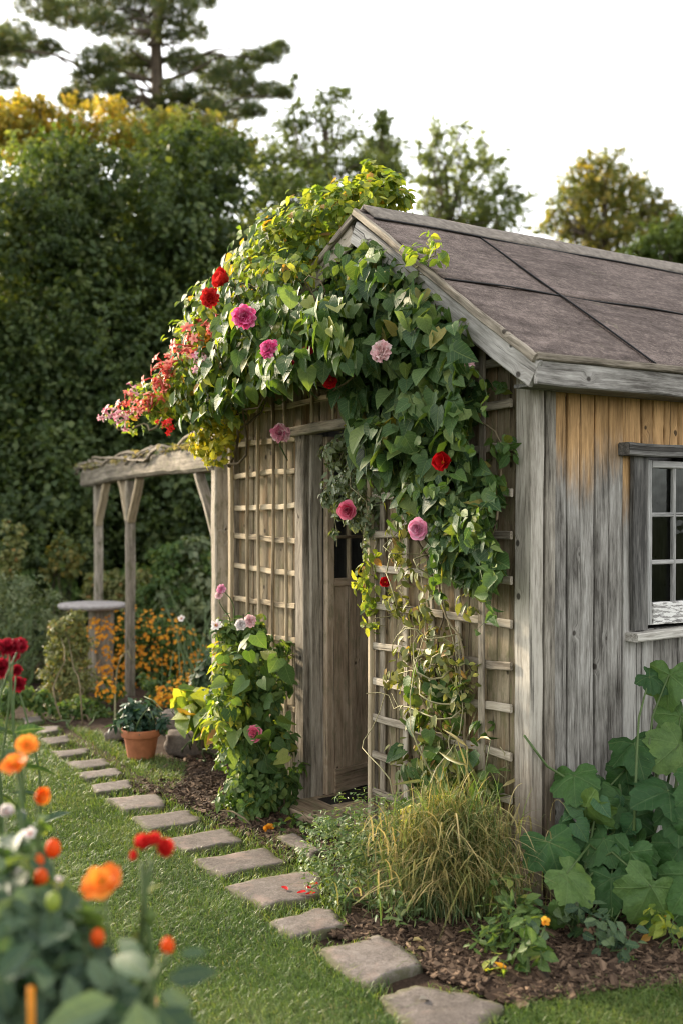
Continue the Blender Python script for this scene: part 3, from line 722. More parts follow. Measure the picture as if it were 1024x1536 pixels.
# longer tufts along the lawn's edge and between the stones
def strip(n, poly_px, jit=.0):
    q = poly_sample(poly_px, n); w = np.array([G(x, y)[:2] for x, y in q]); return w[~on_stone(w, .97)]
eg = []
for (x0, y0), (x1, y1) in zip(edge_px[:-1], edge_px[1:]):
    a, b = G(x0, y0), G(x1, y1); k = int(np.linalg.norm(b - a) * 520)
    t = rng.uniform(size=(k, 1)); eg.append((a + (b - a) * t + rng.normal(size=(k, 3)) * [.03, .05, 0])[:, :2])
gap = strip(9000, [(60,1100),(110,1104),(140,1120),(190,1146),(215,1180),(262,1200),(320,1222),(375,1250),(445,1285),(500,1305),(500,1350),(520,1380),(440,1412),(330,1330),(240,1262),(190,1215),(120,1165)])
side = strip(5200, [(100,1092),(150,1100),(200,1132),(245,1138),(280,1150),(270,1182),(250,1196),(215,1172),(180,1140),(130,1112)])
rim_p, rim_l = [], []
for s_ in stone_polys:
    c_ = s_.mean(0); seg_ = np.roll(s_, -1, 0) - s_; kk = 420; i_ = rng.integers(0, len(s_), kk); q_ = s_[i_] + seg_[i_] * rng.uniform(size=(kk, 1))
    patch = np.sin(np.arctan2(q_[:, 1] - c_[1], q_[:, 0] - c_[0]) * 3 + rng.uniform(0, 6)) > -.25
    q_ = q_[patch]; d_ = unit(c_ - q_); rim_p.append(q_ - d_ * rng.uniform(-.012, .03, (len(q_), 1))); rim_l.append(np.column_stack([d_ * .7, np.zeros(len(q_))]))
e = np.vstack(eg + [gap, side]); e = e[~on_stone(e, .97)]
lead = np.vstack([rng.normal(size=(len(e), 3)) * [.7, .7, 0], np.vstack(rim_l) + rng.normal(size=(len(np.vstack(rim_l)), 3)) * [.5, .5, 0]])
e = np.vstack([e] + rim_p)
k = len(e)
m = blades(M(), np.column_stack([e, np.zeros(k)]), rng.uniform(.025, .06, k), .0032, lead, rng.uniform(.3, 1.3, k), seg=3, cols=rng.uniform(.1, 1, k))
tag(part('path_grass', m, MT['grass']), 'low grass and weeds growing between the stepping stones', 'grass', kind='stuff')
# mulch: wood chips strewn over the beds
bed = np.vstack([strip(9500, [(470,1395),(560,1370),(640,1372),(800,1350),(1024,1380),(1040,1478),(860,1496),(770,1514),(640,1462),(520,1412)]),
                 strip(6500, [(190,1186),(235,1150),(345,1120),(372,1200),(440,1235),(520,1240),(490,1290),(430,1290),(360,1248),(300,1222),(250,1200)])])
k = len(bed); V, F = [], []
yaw = rng.uniform(0, 6.28, k); L = rng.uniform(.008, .03, k) * (1 + .8 * (rng.uniform(size=k) > .95)); Wd = L * rng.uniform(.2, .5, k); T = rng.uniform(.0015, .004, k)
ax = np.column_stack([np.cos(yaw), np.sin(yaw), rng.normal(size=k) * .25]); ay = np.column_stack([-np.sin(yaw), np.cos(yaw), rng.normal(size=k) * .3]); az = np.cross(ax, ay)
ctr = np.column_stack([bed, rng.uniform(.004, .016, k)]) + np.array([0, 0, .0]) ; ctr[:, 2] += bump(bed[:, 0], bed[:, 1]) * .8
sg = np.array([(-1, -1, -1), (1, -.7, -1), (1, .8, -1), (-1, 1, -1), (-1, -1, 1), (1, -.7, 1), (1, .8, 1), (-1, 1, 1)])
V = ctr[:, None] + sg[None, :, :1] * (ax * L[:, None])[:, None] + sg[None, :, 1:2] * (ay * Wd[:, None])[:, None] + sg[None, :, 2:] * (az * T[:, None])[:, None]
Q = np.array([(0, 3, 2, 1), (4, 5, 6, 7), (0, 1, 5, 4), (1, 2, 6, 5), (2, 3, 7, 6), (3, 0, 4, 7)])
m = M().add(V.reshape(-1, 3), (Q[None] + (np.arange(k) * 8)[:, None, None]).reshape(-1, 4), rnd=np.repeat(rng.uniform(size=k) ** 1.6, 8),
            grain=np.tile(sg * [.02, .006, .003], (k, 1)) + np.repeat(rng.uniform(0, 40, (k, 3)), 8, 0))
tag(part('mulch', m, MT['chip'], smooth=False), 'brown bark mulch and dry litter on the beds', 'mulch', kind='stuff')

# ------------------------------------------------------------------ shed
SL = 4.0
shed = thing('garden_shed', W(0, 0, 0), 'old weathered timber garden shed with brown felt roof, half covered in climbers', 'shed')
KR, KL, TR, ZR, TE, TL = .683, .479, 1.08, 3.096, -.18, 2.95
def rz(t): return ZR - KR * (TR - t) if t < TR else ZR - KL * (t - TR)
# window wall boards
m = M(); s = .118; W0, W1, ZB, ZT = .655, 1.36, 1.09, 1.86
while s < SL:
    w = rng.uniform(.072, .105); o = rng.uniform(0, .006)
    if s < .60 and s + w > .60: w = .655 - s
    segs = [(0.0, 2.16)] if s + w < W0 + .005 or s > W1 else [(0.0, ZB), (ZT, 2.16)]
    for a, b in segs:
        plank(m, W(.012 - o + rng.normal() * .001, s + w / 2 + rng.normal() * .002, a), W(.012 - o, s + w / 2 + rng.normal() * .003, b), w - .006, .02, DR, seg=10, jit=.0026, ch=.004, wj=.008)
    s += w
part('side_wall', m, MT['siding'], shed, smooth=False)
# gable boards
m = M(); t = .06; D0, D1, DZ = 1.116, 1.857, 2.05
while t < 2.655:
    w = rng.uniform(.07, .115); w = min(w, 2.66 - t); c = t + w / 2
    if t < D0 < t + w: w = D0 - t; c = t + w / 2
    if t < D1 < t + w and t > D0: w = D1 - t; c = t + w / 2
    if w < .012: t += max(w, .003); continue
    a = DZ if D0 <= t + .001 and t + w <= D1 + .001 else 0.0
    plank(m, W(c, .012 - rng.uniform(0, .005), a), W(c + rng.normal() * .002, .012, rz(c) - .05), max(w - .004, .008), .02, DL, seg=10, jit=.002, ch=.003)
    t += w
part('gable_wall', m, MT['gable'], shed, smooth=False)
m = M()
def quad(m, *p):
    m.add(np.array(p), [np.array([[0, 1, 2, 3]])])
def boxw(m, t0, t1, s0, s1, z0, z1):
    plank(m, W((t0 + t1) / 2, (s0 + s1) / 2, z0), W((t0 + t1) / 2, (s0 + s1) / 2, z1), abs(s1 - s0), abs(t1 - t0), DR, seg=2, jit=0, ch=.002)
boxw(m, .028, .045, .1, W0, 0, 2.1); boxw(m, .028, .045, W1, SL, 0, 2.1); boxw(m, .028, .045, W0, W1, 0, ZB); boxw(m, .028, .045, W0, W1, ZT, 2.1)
part('gap_shade_backing', m, MT['dark'], shed, smooth=False)  # dark sheet behind the side boards, painting shade into their gaps
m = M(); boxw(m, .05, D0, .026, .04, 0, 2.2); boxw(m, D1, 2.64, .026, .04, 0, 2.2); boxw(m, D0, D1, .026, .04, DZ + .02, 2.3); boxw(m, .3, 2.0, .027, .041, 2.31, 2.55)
part('gable_gap_shade_backing', m, MT['dark'], shed, smooth=False)  # same dark sheet putting shade into the gaps of the gable boards
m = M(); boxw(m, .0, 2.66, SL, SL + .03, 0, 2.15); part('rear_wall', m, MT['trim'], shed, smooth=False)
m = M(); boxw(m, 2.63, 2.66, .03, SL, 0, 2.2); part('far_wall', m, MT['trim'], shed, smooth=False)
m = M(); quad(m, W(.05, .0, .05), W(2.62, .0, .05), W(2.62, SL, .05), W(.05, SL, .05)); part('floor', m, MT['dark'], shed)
# corner posts
m = M()
plank(m, W(.032, .012, -.02), W(.030, .014, 2.17), .105, .072, DL, seg=14, jit=.003, ch=.008)
part('corner_post', m, MT['post'], shed, smooth=False)
m = M(); plank(m, W(.0, .09, 0), W(-.001, .092, 2.15), .056, .03, DR, seg=12, jit=.002, ch=.004)
part('corner_board', m, MT['post'], shed, smooth=False)
m = M(); plank(m, W(2.645, -.004, 0), W(2.642, -.004, 2.22), .06, .06, DL, seg=12, jit=.003, ch=.006)
part('corner_post', m, MT['frame'], shed, smooth=False)
# roof
def sheet(m, c00, c10, c11, c01, th, nu, nv, wob=.003, edge=.004, lift=0.0):
    us, vs = np.linspace(0, 1, nu), np.linspace(0, 1, nv)
    c00, c10, c11, c01 = (np.array(c, float) for c in (c00, c10, c11, c01))
    nrm = unit(np.cross(c10 - c00, c01 - c00)); nrm = nrm if nrm[2] > 0 else -nrm
    L1, L2 = np.linalg.norm(c10 - c00), np.linalg.norm(c01 - c00); ph = rng.uniform(0, 6, 6)
    top = np.zeros((nv, nu, 3)); gr = np.zeros((nv, nu, 3)); off = rng.uniform(0, 9, 3)
    for j, v in enumerate(vs):
        for i, u in enumerate(us):
            b = (c00 * (1 - u) + c10 * u) * (1 - v) + (c01 * (1 - u) + c11 * u) * v
            e = edge * (math.sin(u * L1 * 9 + ph[0]) + .5 * math.sin(u * L1 * 23 + ph[1])) * (1 if j in (0,) else 0)
            e2 = edge * (math.sin(v * L2 * 9 + ph[4]) * .6) * (1 if i in (0, nu - 1) else 0)
            n_ = wob * (math.sin(u * L1 * 3.1 + ph[2]) * math.sin(v * L2 * 4.3 + ph[3]) + .4 * math.sin(u * L1 * 8 + ph[5] + v * 7)) + (lift if j == 0 else 0)
            top[j, i] = b + nrm * n_ + unit(c01 - c00) * e + unit(c10 - c00) * e2; gr[j, i] = (u * L1 + off[0], v * L2 + off[1], off[2])
    bot = top - nrm * th; V = np.vstack([top.reshape(-1, 3), bot.reshape(-1, 3)]); N = nu * nv
    i = (np.arange(nv - 1)[:, None] * nu + np.arange(nu - 1)[None]).ravel()
    q = [np.column_stack([i, i + 1, i + nu + 1, i + nu]), np.column_stack([i + N, i + nu + N, i + nu + 1 + N, i + 1 + N])]
    rim = list(range(nu)) + [j * nu + nu - 1 for j in range(1, nv)] + [(nv - 1) * nu + k for k in range(nu - 2, -1, -1)] + [j * nu for j in range(nv - 2, 0, -1)]
    rim = np.array(rim); r2 = np.roll(rim, -1); q.append(np.column_stack([rim, rim + N, r2 + N, r2]))
    m.add(V, q, grain=np.vstack([gr.reshape(-1, 3)] * 2), rnd=rng.uniform())
    return m
SF, SB = -.15, SL + .15
def RP(t, s, up=0.0): return W(t, s, rz(t) + up)
roof = part('roof', sheet(sheet(M(), RP(TE, SF + .005, -.012), RP(TE, SB, -.012), RP(TR, SB, -.012), RP(TR, SF + .005, -.012), .028, 12, 6, .001, 0),
                          RP(TL, SF, -.012), RP(TL, SB, -.012), W(TR, SB, ZR - .012), W(TR, SF, ZR - .012), .028, 12, 6, .001, 0), MT['trim'], shed, smooth=False)
# seams measured on the near slope
def roofhit(px, py):
    r = np.array([(px - PCX) / FPX, 1.0, -(py - HOR) / FPX])
    p0, a, b = RP(TE, 0), DR, RP(TR, 0) - RP(TE, 0); n = np.cross(a, b); lam = ((p0 - np.array([0, 0, CAMH])) @ n) / (r @ n)
    q = r * lam + np.array([0, 0, CAMH]); return (q - C0) @ DL, (q - C0) @ DR
TA = roofhit(800, 440)[0]; TB = TR - .115; SJ = (roofhit(985, 545)[1] + roofhit(732, 372)[1]) / 2
TA = roofhit(840, 445)[0]
def felt(t0, t1, s0, s1, up, nu): part('roofing_felt', sheet(M(), RP(t0, s0, up), RP(t0, s1, up), RP(t1, s1, up), RP(t1, s0, up), .006, nu, 16, .003, .004, .003), MT['felt'], roof)
felt(TE - .012, TA + .05, SF - .008, SJ + .03, -.002, 26); felt(TE - .012, TA + .05, SJ, SJ + 1.75, .003, 40); felt(TE - .012, TA + .05, SJ + 1.72, SB, -.002, 40)
felt(TA, TB + .06, SF - .006, SJ + .03, .005, 26); felt(TA, TB + .06, SJ, SJ + 1.75, .010, 40); felt(TA, TB + .06, SJ + 1.72, SB, .005, 40)
part('roofing_felt', sheet(M(), RP(TL + .01, SF, 0), RP(TL + .01, SB, 0), W(TR, SB, ZR), W(TR, SF, ZR), .006, 40, 20, .003), MT['felt'], roof)
m = M(); tube(m, [RP(TA - .003, s_, .007 + .004 * math.sin(s_ * 7)) for s_ in np.linspace(SF, SB, 60)], .0045, 5); part('seam', m, MT['tar'], roof)
m = M(); tube(m, [RP(t_, SJ - .004 + .004 * math.sin(t_ * 9), .011) for t_ in np.linspace(TE - .01, TB, 40)], .0045, 5); part('seam', m, MT['tar'], roof)
m = M(); tube(m, [RP(TB - .004, s_, .014 + .003 * math.sin(s_ * 5)) for s_ in np.linspace(SF + .02, SB, 60)], .005, 5); part('seam', m, MT['tar'], roof)
for a, b in ((SF + .04, 1.15), (1.14, 2.6), (2.59, SB)):
    m = M(); k = rng.uniform(0, .004)
    sheet(m, RP(TB, a, .018 + k), RP(TB, b, .018 + k), W(TR - .004, b, ZR + .026 + k), W(TR - .004, a, ZR + .026 + k), .016, 24, 6, .003, .003)
    sheet(m, RP(TR + .13, a, .018 + k), RP(TR + .13, b, .018 + k), W(TR - .003, b, ZR + .025 + k), W(TR - .003, a, ZR + .025 + k), .016, 24, 6, .003, .003)
    part('ridge_cap', m, MT['cap'], roof)
# bargeboards, fascia, edge strips
one_plank('bargeboard', MT['barge'], roof, RP(TE + .006, SF + .008, -.098), RP(TR + .02, SF + .008, -.098), .112, .024, UP, seg=18, jit=.004, ch=.006, rnd=.7)
one_plank('bargeboard', MT['frame'], roof, RP(TR + .03, SF + .010, -.095), RP(TL, SF + .010, -.095), .105, .024, UP, seg=14, jit=.004, ch=.006)
one_plank('edge_strip', MT['frame'], roof, RP(TE - .01, SF - .012, -.024), RP(TR, SF - .012, -.018), .036, .022, UP, seg=18, jit=.003, ch=.005, rnd=.3)
one_plank('edge_strip', MT['frame'], roof, RP(TR + .012, SF - .012, -.03), RP(TL, SF - .012, -.028), .036, .022, UP, seg=14, jit=.003, ch=.005)
one_plank('fascia', MT['barge'], roof, W(TE - .006, SF - .004, rz(TE) - .078), W(TE - .006, SB, rz(TE) - .078), .098, .022, UP, seg=30, jit=.003, ch=.005, rnd=.4)
one_plank('drip_strip', MT['frame'], roof, W(TE - .020, SF - .01, rz(TE) - .018), W(TE - .020, SB, rz(TE) - .018), .030, .026, UP, seg=30, jit=.002, ch=.005, rnd=.2)
m = M(); plank(m, W(-.085, SF + .04, 2.118), W(-.085, SB, 2.118), .15, .014, DL, seg=4, jit=.001, ch=.002); part('soffit', m, MT['trim'], roof, smooth=False)

# window of the side wall (faces away from the gable row, towards the viewer)
ZH = 1.91
win = part('window', plank(M(), W(-.022, .611, 1.092), W(-.022, .612, ZH - .055), .09, .028, DR, seg=8, jit=.002), MT['trim'], shed, smooth=False)
part('side_trim', plank(M(), W(-.022, 1.405, 1.092), W(-.022, 1.405, ZH - .055), .09, .028, DR, seg=8, jit=.002), MT['trim'], win, smooth=False)
one_plank('header', MT['trim'], win, W(-.038, .50, ZH - .024), W(-.038, 1.53, ZH - .030), .056, .066, UP, seg=10, jit=.002, ch=.006)
one_plank('sill', MT['sill'], win, W(-.040, .545, 1.068), W(-.040, 1.47, 1.072), .038, .075, UP, seg=10, jit=.002, ch=.006)
m = M()
for a in (.682, 1.335): plank(m, W(-.008, a, 1.11), W(-.008, a, 1.842), .030, .034, DR, seg=6, jit=.001)
plank(m, W(-.0082, .697, 1.826), W(-.0082, 1.32, 1.826), .032, .033, UP, seg=6, jit=.001)
part('sash', m, MT['sash'], win, smooth=False)
one_plank('bottom_rail', MT['peel'], win, W(-.012, .697, 1.158), W(-.012, 1.32, 1.158), .100, .036, UP, seg=8, jit=.001)
for k in range(1, 4): one_plank('muntin', MT['sash'], win, W(-.007, .697 + .156 * k, 1.208), W(-.007, .697 + .156 * k, 1.81), .02, .022, DR, seg=6, jit=.001, ch=.004)
for z in (1.6, 1.388): one_plank('muntin', MT['sash'], win, W(-.0075, .697, z), W(-.0075, 1.32, z), .02, .0205, UP, seg=6, jit=.001, ch=.004)
for k in range(4):
    for z0, z1 in ((1.208, 1.388), (1.388, 1.6), (1.6, 1.81)):
        m = M(); s0, s1 = .697 + .156 * k, .697 + .156 * (k + 1); d = rng.normal() * .001
        quad(m, W(.004 + d, s0, z0), W(.004, s1, z0), W(.004 - d, s1, z1), W(.004, s0, z1)); part('pane', m, MT['glass'], win)

# door frame and the door standing open inwards
fr = part('door_frame', plank(M(), W(1.812, -.018, .0), W(1.812, -.018, 2.085), .094, .05, DL, seg=14, jit=.003, ch=.006), MT['frame'], shed, smooth=False)
one_plank('jamb', MT['frame'], fr, W(1.752, .030, .02), W(1.752, .030, 2.04), .075, .026, DR, seg=12, jit=.002, ch=.004)
one_plank('header', MT['frame'], fr, W(1.90, -.030, 2.063), W(1.05, -.030, 2.075), .052, .07, UP, seg=10, jit=.003, ch=.006)
m = M(); plank(m, W(1.128, .012, .02), W(1.128, .012, 2.05), .05, .026, DR, seg=8); part('jamb', m, MT['frame'], fr, smooth=False)
HG = W(1.738, .072, 0); DD = unit(G(562, 1177, .06) - G(485, 1198, .06)); DN = np.cross(DD, UP)      # hinge foot, direction of the open leaf, its face normal
def DP(a, z, o=0.0): return HG + DD * a + UP * z + DN * o
m = M()
for a0, a1 in ((.06, .2), (.2, .33), (.33, .47), (.47, .60)): plank(m, DP((a0 + a1) / 2, .17), DP((a0 + a1) / 2, 1.225), a1 - a0 - .003, .022, DD, seg=8, jit=.001, ch=.003)
door = part('door', m, MT['door'], shed, smooth=False)
one_plank('stile', MT['door'], door, DP(.033, .055, .004), DP(.033, 2.03, .004), .058, .036, DD, seg=12, jit=.001)
one_plank('stile', MT['door'], door, DP(.627, .055, .004), DP(.627, 2.03, .004), .058, .036, DD, seg=12, jit=.001)
one_plank('bottom_rail', MT['door'], door, DP(.062, .118, .010), DP(.598, .118, .010), .13, .040, UP, seg=8, jit=.001)
one_plank('rail', MT['door'], door, DP(.062, 1.222, .006), DP(.598, 1.222, .006), .045, .034, UP, seg=8, jit=.001)
one_plank('rail', MT['door'], door, DP(.062, 2.0, .006), DP(.598, 2.0, .006), .06, .034, UP, seg=8, jit=.001)
for a in (.19, .32, .45): one_plank('muntin', MT['lath2'], door, DP(a, 1.245, .006), DP(a, 1.97, .006), .018, .026, DD, seg=6, jit=.001, ch=.003)
for z in (1.475, 1.72): one_plank('muntin', MT['lath2'], door, DP(.062, z, .006), DP(.598, z, .006), .018, .0245, UP, seg=6, jit=.001, ch=.003)
xs, zs = (.062, .19, .32, .45, .598), (1.245, 1.475, 1.72, 1.97)
for i in range(4):
    for j in range(3):
        m = M(); quad(m, DP(xs[i], zs[j], -.004), DP(xs[i + 1], zs[j], -.004), DP(xs[i + 1], zs[j + 1], -.004), DP(xs[i], zs[j + 1], -.004)); part('pane', m, MT['glass'], door)
m = M(); plank(m, W(1.74, -.01, .025), W(1.12, -.01, .025), .40, .05, DR, seg=6, jit=.002, ch=.008)
tag(part('doorstep', m, MT['door'], origin=W(1.43, 0, 0), smooth=False), 'low worn timber step across the shed doorway', 'doorstep')

# trellises standing off the gable
ZROW = [2.056 - .183 * k for k in range(-2, 11)]
tr1 = thing('trellis', W(.6, -.03, 0), 'grey lattice trellis between corner post and doorway, dry climber on its lower half', 'trellis')
for k, z in enumerate(ZROW):
    t1 = 1.10 if z < 2.1 else 1.05
    if z > rz(.09) - .2: a0 = TR - (ZR - .2 - z) / KR
    else: a0 = .088
    j = rng.normal(size=2) * .006; br = .42 + rng.normal() * .03
    if k in (5, 8, 10): one_plank('rail', MT['lath'], tr1, W(max(a0, .088), -.034, z + j[0]), W(br, -.036, z + j[1]), .036, .016, UP, seg=6, jit=.003, ch=.004); one_plank('rail', MT['lath'], tr1, W(br + .012, -.034, z + j[1]), W(t1, -.034, z - j[0]), .036, .016, UP, seg=6, jit=.003, ch=.004)
    else: one_plank('rail', MT['lath'], tr1, W(max(a0, .088), -.034, z + j[0]), W(t1, -.034, z + j[1]), .036, .016, UP, seg=9, jit=.003, ch=.004)
for t, so_ in ((.255, -.049), (.455, -.018), (.655, -.018), (.855, -.018), (1.045, -.018)): one_plank('upright', MT['lath'], tr1, W(t + rng.normal() * .004, so_, .05), W(t + rng.normal() * .006, so_, min(rz(t) - .12, 2.42)), .038, .014, DL, seg=12, jit=.003, ch=.004)
one_plank('edge_batten', MT['lath2'], tr1, W(1.117, -.038, .0), W(1.121, -.040, 1.96), .026, .030, DL, seg=12, jit=.003, ch=.005)
tr2 = thing('trellis', W(2.3, -.03, 0), 'tan lattice of thin rods on the gable between doorway and arbor', 'trellis')
for k, z in enumerate([2.22, 2.03, 1.84, 1.65, 1.465, 1.275, 1.085, .895, .70, .51]):
    t0 = 1.87 if z < 2.1 else 1.10
    one_plank('rail', MT['lath2'], tr2, W(t0, -.030, z + rng.normal() * .006), W(2.632, -.030, z + rng.normal() * .008), .032, .014, UP, seg=9, jit=.004, ch=.004)
def at_t(px):
    return (WP(px, 772, .047) - C0) @ DL
for px in (371, 388, 407.5, 427):
    t = at_t(px); m = M(); tube(m, wander(W(t + rng.normal() * .01, -.047, .25), W(t + rng.normal() * .01, -.046, 2.28), 14, .006), .0105, 7); part('upright', m, MT['lath2'], tr2)
one_plank('edge_batten', MT['lath2'], tr2, W(2.632, -.050, .15), W(2.629, -.050, 2.06), .036, .024, DL, seg=10, jit=.003)
for t in (1.25, 1.46, 1.67): one_plank('upright', MT['lath2'], tr2, W(t, -.045, 2.10), W(t, -.045, 2.42), .022, .012, DL, seg=5, jit=.003, ch=.003)

# ------------------------------------------------------------------ climbers on the shed
TOV = -DR                                               # out of the gable, towards the lawn
def shingle(m, poly, n, o0, o1, size, tpl=HEART, up=.35, jit=.5, dn=.9, **k):
    """leaves of a climber lying over the gable inside an outline, in layers from o0 to o1 in front of it"""
    q = poly_sample(poly, n); off = rng.uniform(o0, o1, n)
    pos = np.array([WP(x, y, o) for (x, y), o in zip(q, off)])
    bulge = .06 * np.sin(q[:, :1] * .045 + 1) * np.sin(q[:, 1:2] * .05)
    pos = pos + TOV * bulge
    nrm = TOV * 1.0 + UP * up + rng.normal(size=(n, 3)) * jit * .6
    tip = -UP * dn + rng.normal(size=(n, 3)) * .5
    return leaves(m, pos, nrm, tip, size * np.clip(rng.lognormal(-.12, .30, n), .4, 1.25), tpl, **k)
def facing(px, py, off): 
    p = WP(px, py, off); v = unit(np.array([0, 0, CAMH]) - p); return p, unit(v * .55 + TOV * .5 + UP * .15 + rng.normal(size=3) * .22)
def add_bloom(parent, px, py, off, rpx, kind, mat, label, name='flower', nrm=None, hip=True):
    p, n = facing(px, py, off)
    if nrm is not None: n = unit(nrm)
    r = rpx / FPX * p[1]
    f = part(name, bloom(M(), p, n, r * 1.02, kind), MT[mat], parent, label=label)
    m = M(); tube(m, [p - n * r * .1, p - n * r * .55, p - n * r * 1.1 - UP * r * .8, p - n * .10 - UP * .10 + TOV * -.05], [r * .22, r * .16, .004, .003], 6); part('sepal_and_stalk', m, MT['gstem'], f)
    if kind in ('poppy', 'cupped', 'star', 'simple'):
        m = M(); lathe(m, [(.001, .0), (r * .16, r * .06), (r * .18, r * .14), (.001, r * .2)], np.zeros(3), 10)
        u, v = basis(n); V = m.ch[0][0]; V = p + n * (V[:, 2:] + r * .1) + u * V[:, :1] + v * V[:, 1:2]; m.ch[0] = (V, m.ch[0][1], m.ch[0][2]); part('flower_centre', m, MT['yellow'], f)
    return f

ivy = thing('climbing_vine', W(.85, -.1, 0), 'dark green heart leaved climber with pink and red blooms over the shed gable', 'climber')
IV = [(548,352),(578,380),(612,402),(648,440),(688,478),(700,505),(697,545),(704,600),(700,650),(716,700),(745,742),(738,770),(722,800),(745,835),(745,862),(722,884),(690,870),(662,850),(640,800),(622,768),(600,770),(580,712),(552,702),(536,680),(522,640),(528,600),(512,580),(490,556),(440,545),(452,500),(480,455),(520,400)]
m = M()
shingle(m, IV, 1250, .05, .13, .082, jit=.8)
shingle(m, IV, 900, .10, .22, .078, jit=.9)
shingle(m, [(500,400),(560,372),(640,440),(690,500),(698,560),(690,640),(640,690),(560,690),(530,640),(520,580),(470,545),(440,545),(450,480)], 720, .16, .32, .082, jit=.9)
shingle(m, [(585,640),(690,640),(720,720),(740,760),(740,850),(720,880),(660,852),(632,780),(600,740)], 330, .08, .2, .076, jit=.8)
shingle(m, [(500,545),(545,560),(560,640),(575,700),(552,700),(540,668),(520,640),(528,600)], 80, .12, .3, .095, dn=1.4)
k = 900; shingle(m, IV, k, .08, .26, .05, tpl=OVATE, jit=1.2, dn=.5)
part('foliage', m, MT['heart'], ivy)
m = M(); sm_ = M()
for x, y in ((648,440),(690,480),(700,560),(700,640),(745,745),(748,860),(720,885),(530,680),(445,545),(400,560),(560,705),(600,770),(660,855),(690,700),(585,640),(540,480),(620,560),(560,420),(640,620),(660,740)):
    a = WP(x, y, .2); b = WP(x + rng.normal() * 14, y + rng.uniform(30, 75), .2 + rng.uniform(0, .12)); s_ = wander(a, b, 9, .08); tube(sm_, s_, [.0022, .001], 4)
    q = s_[2:]; leaves(m, q, TOV + rng.normal(size=(len(q), 3)) * .6, -UP * .7 + rng.normal(size=(len(q), 3)) * .6, np.linspace(.06, .028, len(q)), HEART)
part('tendril_foliage', m, MT['mid'], ivy); part('tendril', sm_, MT['gstem'], ivy)
m = M()
for a, b in (((700,1290),(655,860)),((660,1250),(640,840)),((650,850),(600,600)),((720,860),(690,620)),((600,700),(590,430)),((640,700),(660,450)),((560,700),(500,480)),((690,640),(640,480))):
    tube(m, wander(WP(*a, .05), WP(*b, .08), 14, .12), [.008, .004], 5)
for a, b in (((735,850),(738,900)),((655,445),(632,405)),((620,440),(627,600)),((545,690),(548,760)),((610,745),(596,800))):
    tube(m, wander(WP(*a, .12), WP(*b, .12), 8, .06), [.003, .0015], 4)
part('stem', m, MT['stem'], ivy)
add_bloom(ivy, 573, 528, .40, 17, 'ruffle', 'palepink', 'round pale pink bloom among the dark heart shaped leaves')
add_bloom(ivy, 697, 545, .20, 14, 'ruffle', 'palepink', 'pale pink bloom seen half sideways at the edge of the leaves', nrm=[.35, -.75, .1])
add_bloom(ivy, 665, 694, .26, 19, 'cupped', 'red', 'dark red bloom over the trellis')
add_bloom(ivy, 627, 793, .24, 15, 'rose', 'pink', 'pink rose bloom in front of the trellis')
add_bloom(ivy, 521, 765, .16, 13.5, 'rose', 'hotpink', 'deep pink rose bloom hanging in the doorway')
add_bloom(ivy, 497, 569, .44, 15, 'cupped', 'red', 'red bloom above the doorway', nrm=[-.2, -.8, -.3])
add_bloom(ivy, 440, 554, .56, 15, 'cupped', 'crimson', 'dark red drooping bloom above the doorway', nrm=[-.55, -.6, .2])
add_bloom(ivy, 460, 533, .55, 11, 'cupped', 'crimson', None, nrm=[.2, -.6, .6])
add_bloom(ivy, 577, 873, .12, 10.5, 'cupped', 'red', 'small red bloom at the edge batten of the trellis')
add_bloom(ivy, 421, 651, .30, 15, 'ruffle', 'dusty', 'ragged dusty pink bloom in front of the lattice')

# the sunlit mound of the lighter climber over the gable's far slope
hon = thing('honeysuckle', W(2.4, -.2, 2.2), 'mound of sunlit honeysuckle with coral flowers spilling over the gable toward the arbor', 'climber')
MND = [(566,300,-.15,.17),(535,312,-.05,.19),(500,338,.0,.24),(470,352,.05,.26),(440,382,.1,.30),(405,400,.12,.28),(500,420,.15,.27),(460,440,.2,.30),(405,455,.25,.32),(365,440,.2,.26),(350,480,.3,.28),(400,515,.3,.27),(455,515,.28,.22),(318,520,.35,.24),(345,560,.4,.24),(395,545,.36,.2),(288,560,.4,.22),(300,595,.45,.18),(340,598,.42,.18),(258,590,.45,.17),(235,605,.5,.13),(215,604,.5,.09),(270,620,.48,.12)]
CL = [(WP(x, y, o), np.array([r, r * 1.1, r * .8])) for x, y, o, r in MND]
m = M()
clump_leaves(m, CL, 3400, .058, OVATE, bias=TOV * .35 + UP * .5, shell=.55, sub=230, subr=.30, jitter=.8, tipdown=.5)
top = [c for c, q in zip(CL, MND) if q[1] < 420 or q[0] < 330]
clump_leaves(m, top, 1500, .060, OVATE, bias=UP * .9 + TOV * .2, shell=.8, sub=140, subr=.3, jitter=.8, tipdown=.3)
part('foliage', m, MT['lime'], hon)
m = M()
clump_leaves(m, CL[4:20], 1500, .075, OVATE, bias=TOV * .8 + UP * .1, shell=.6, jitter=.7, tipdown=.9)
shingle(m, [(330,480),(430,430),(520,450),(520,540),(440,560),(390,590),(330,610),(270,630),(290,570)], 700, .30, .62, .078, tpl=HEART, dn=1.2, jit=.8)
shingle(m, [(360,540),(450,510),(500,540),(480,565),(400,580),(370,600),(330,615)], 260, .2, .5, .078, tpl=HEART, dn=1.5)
part('mid_foliage', m, MT['mid'], hon)  # mid green leaves of the mound's underside and front, a darker kind
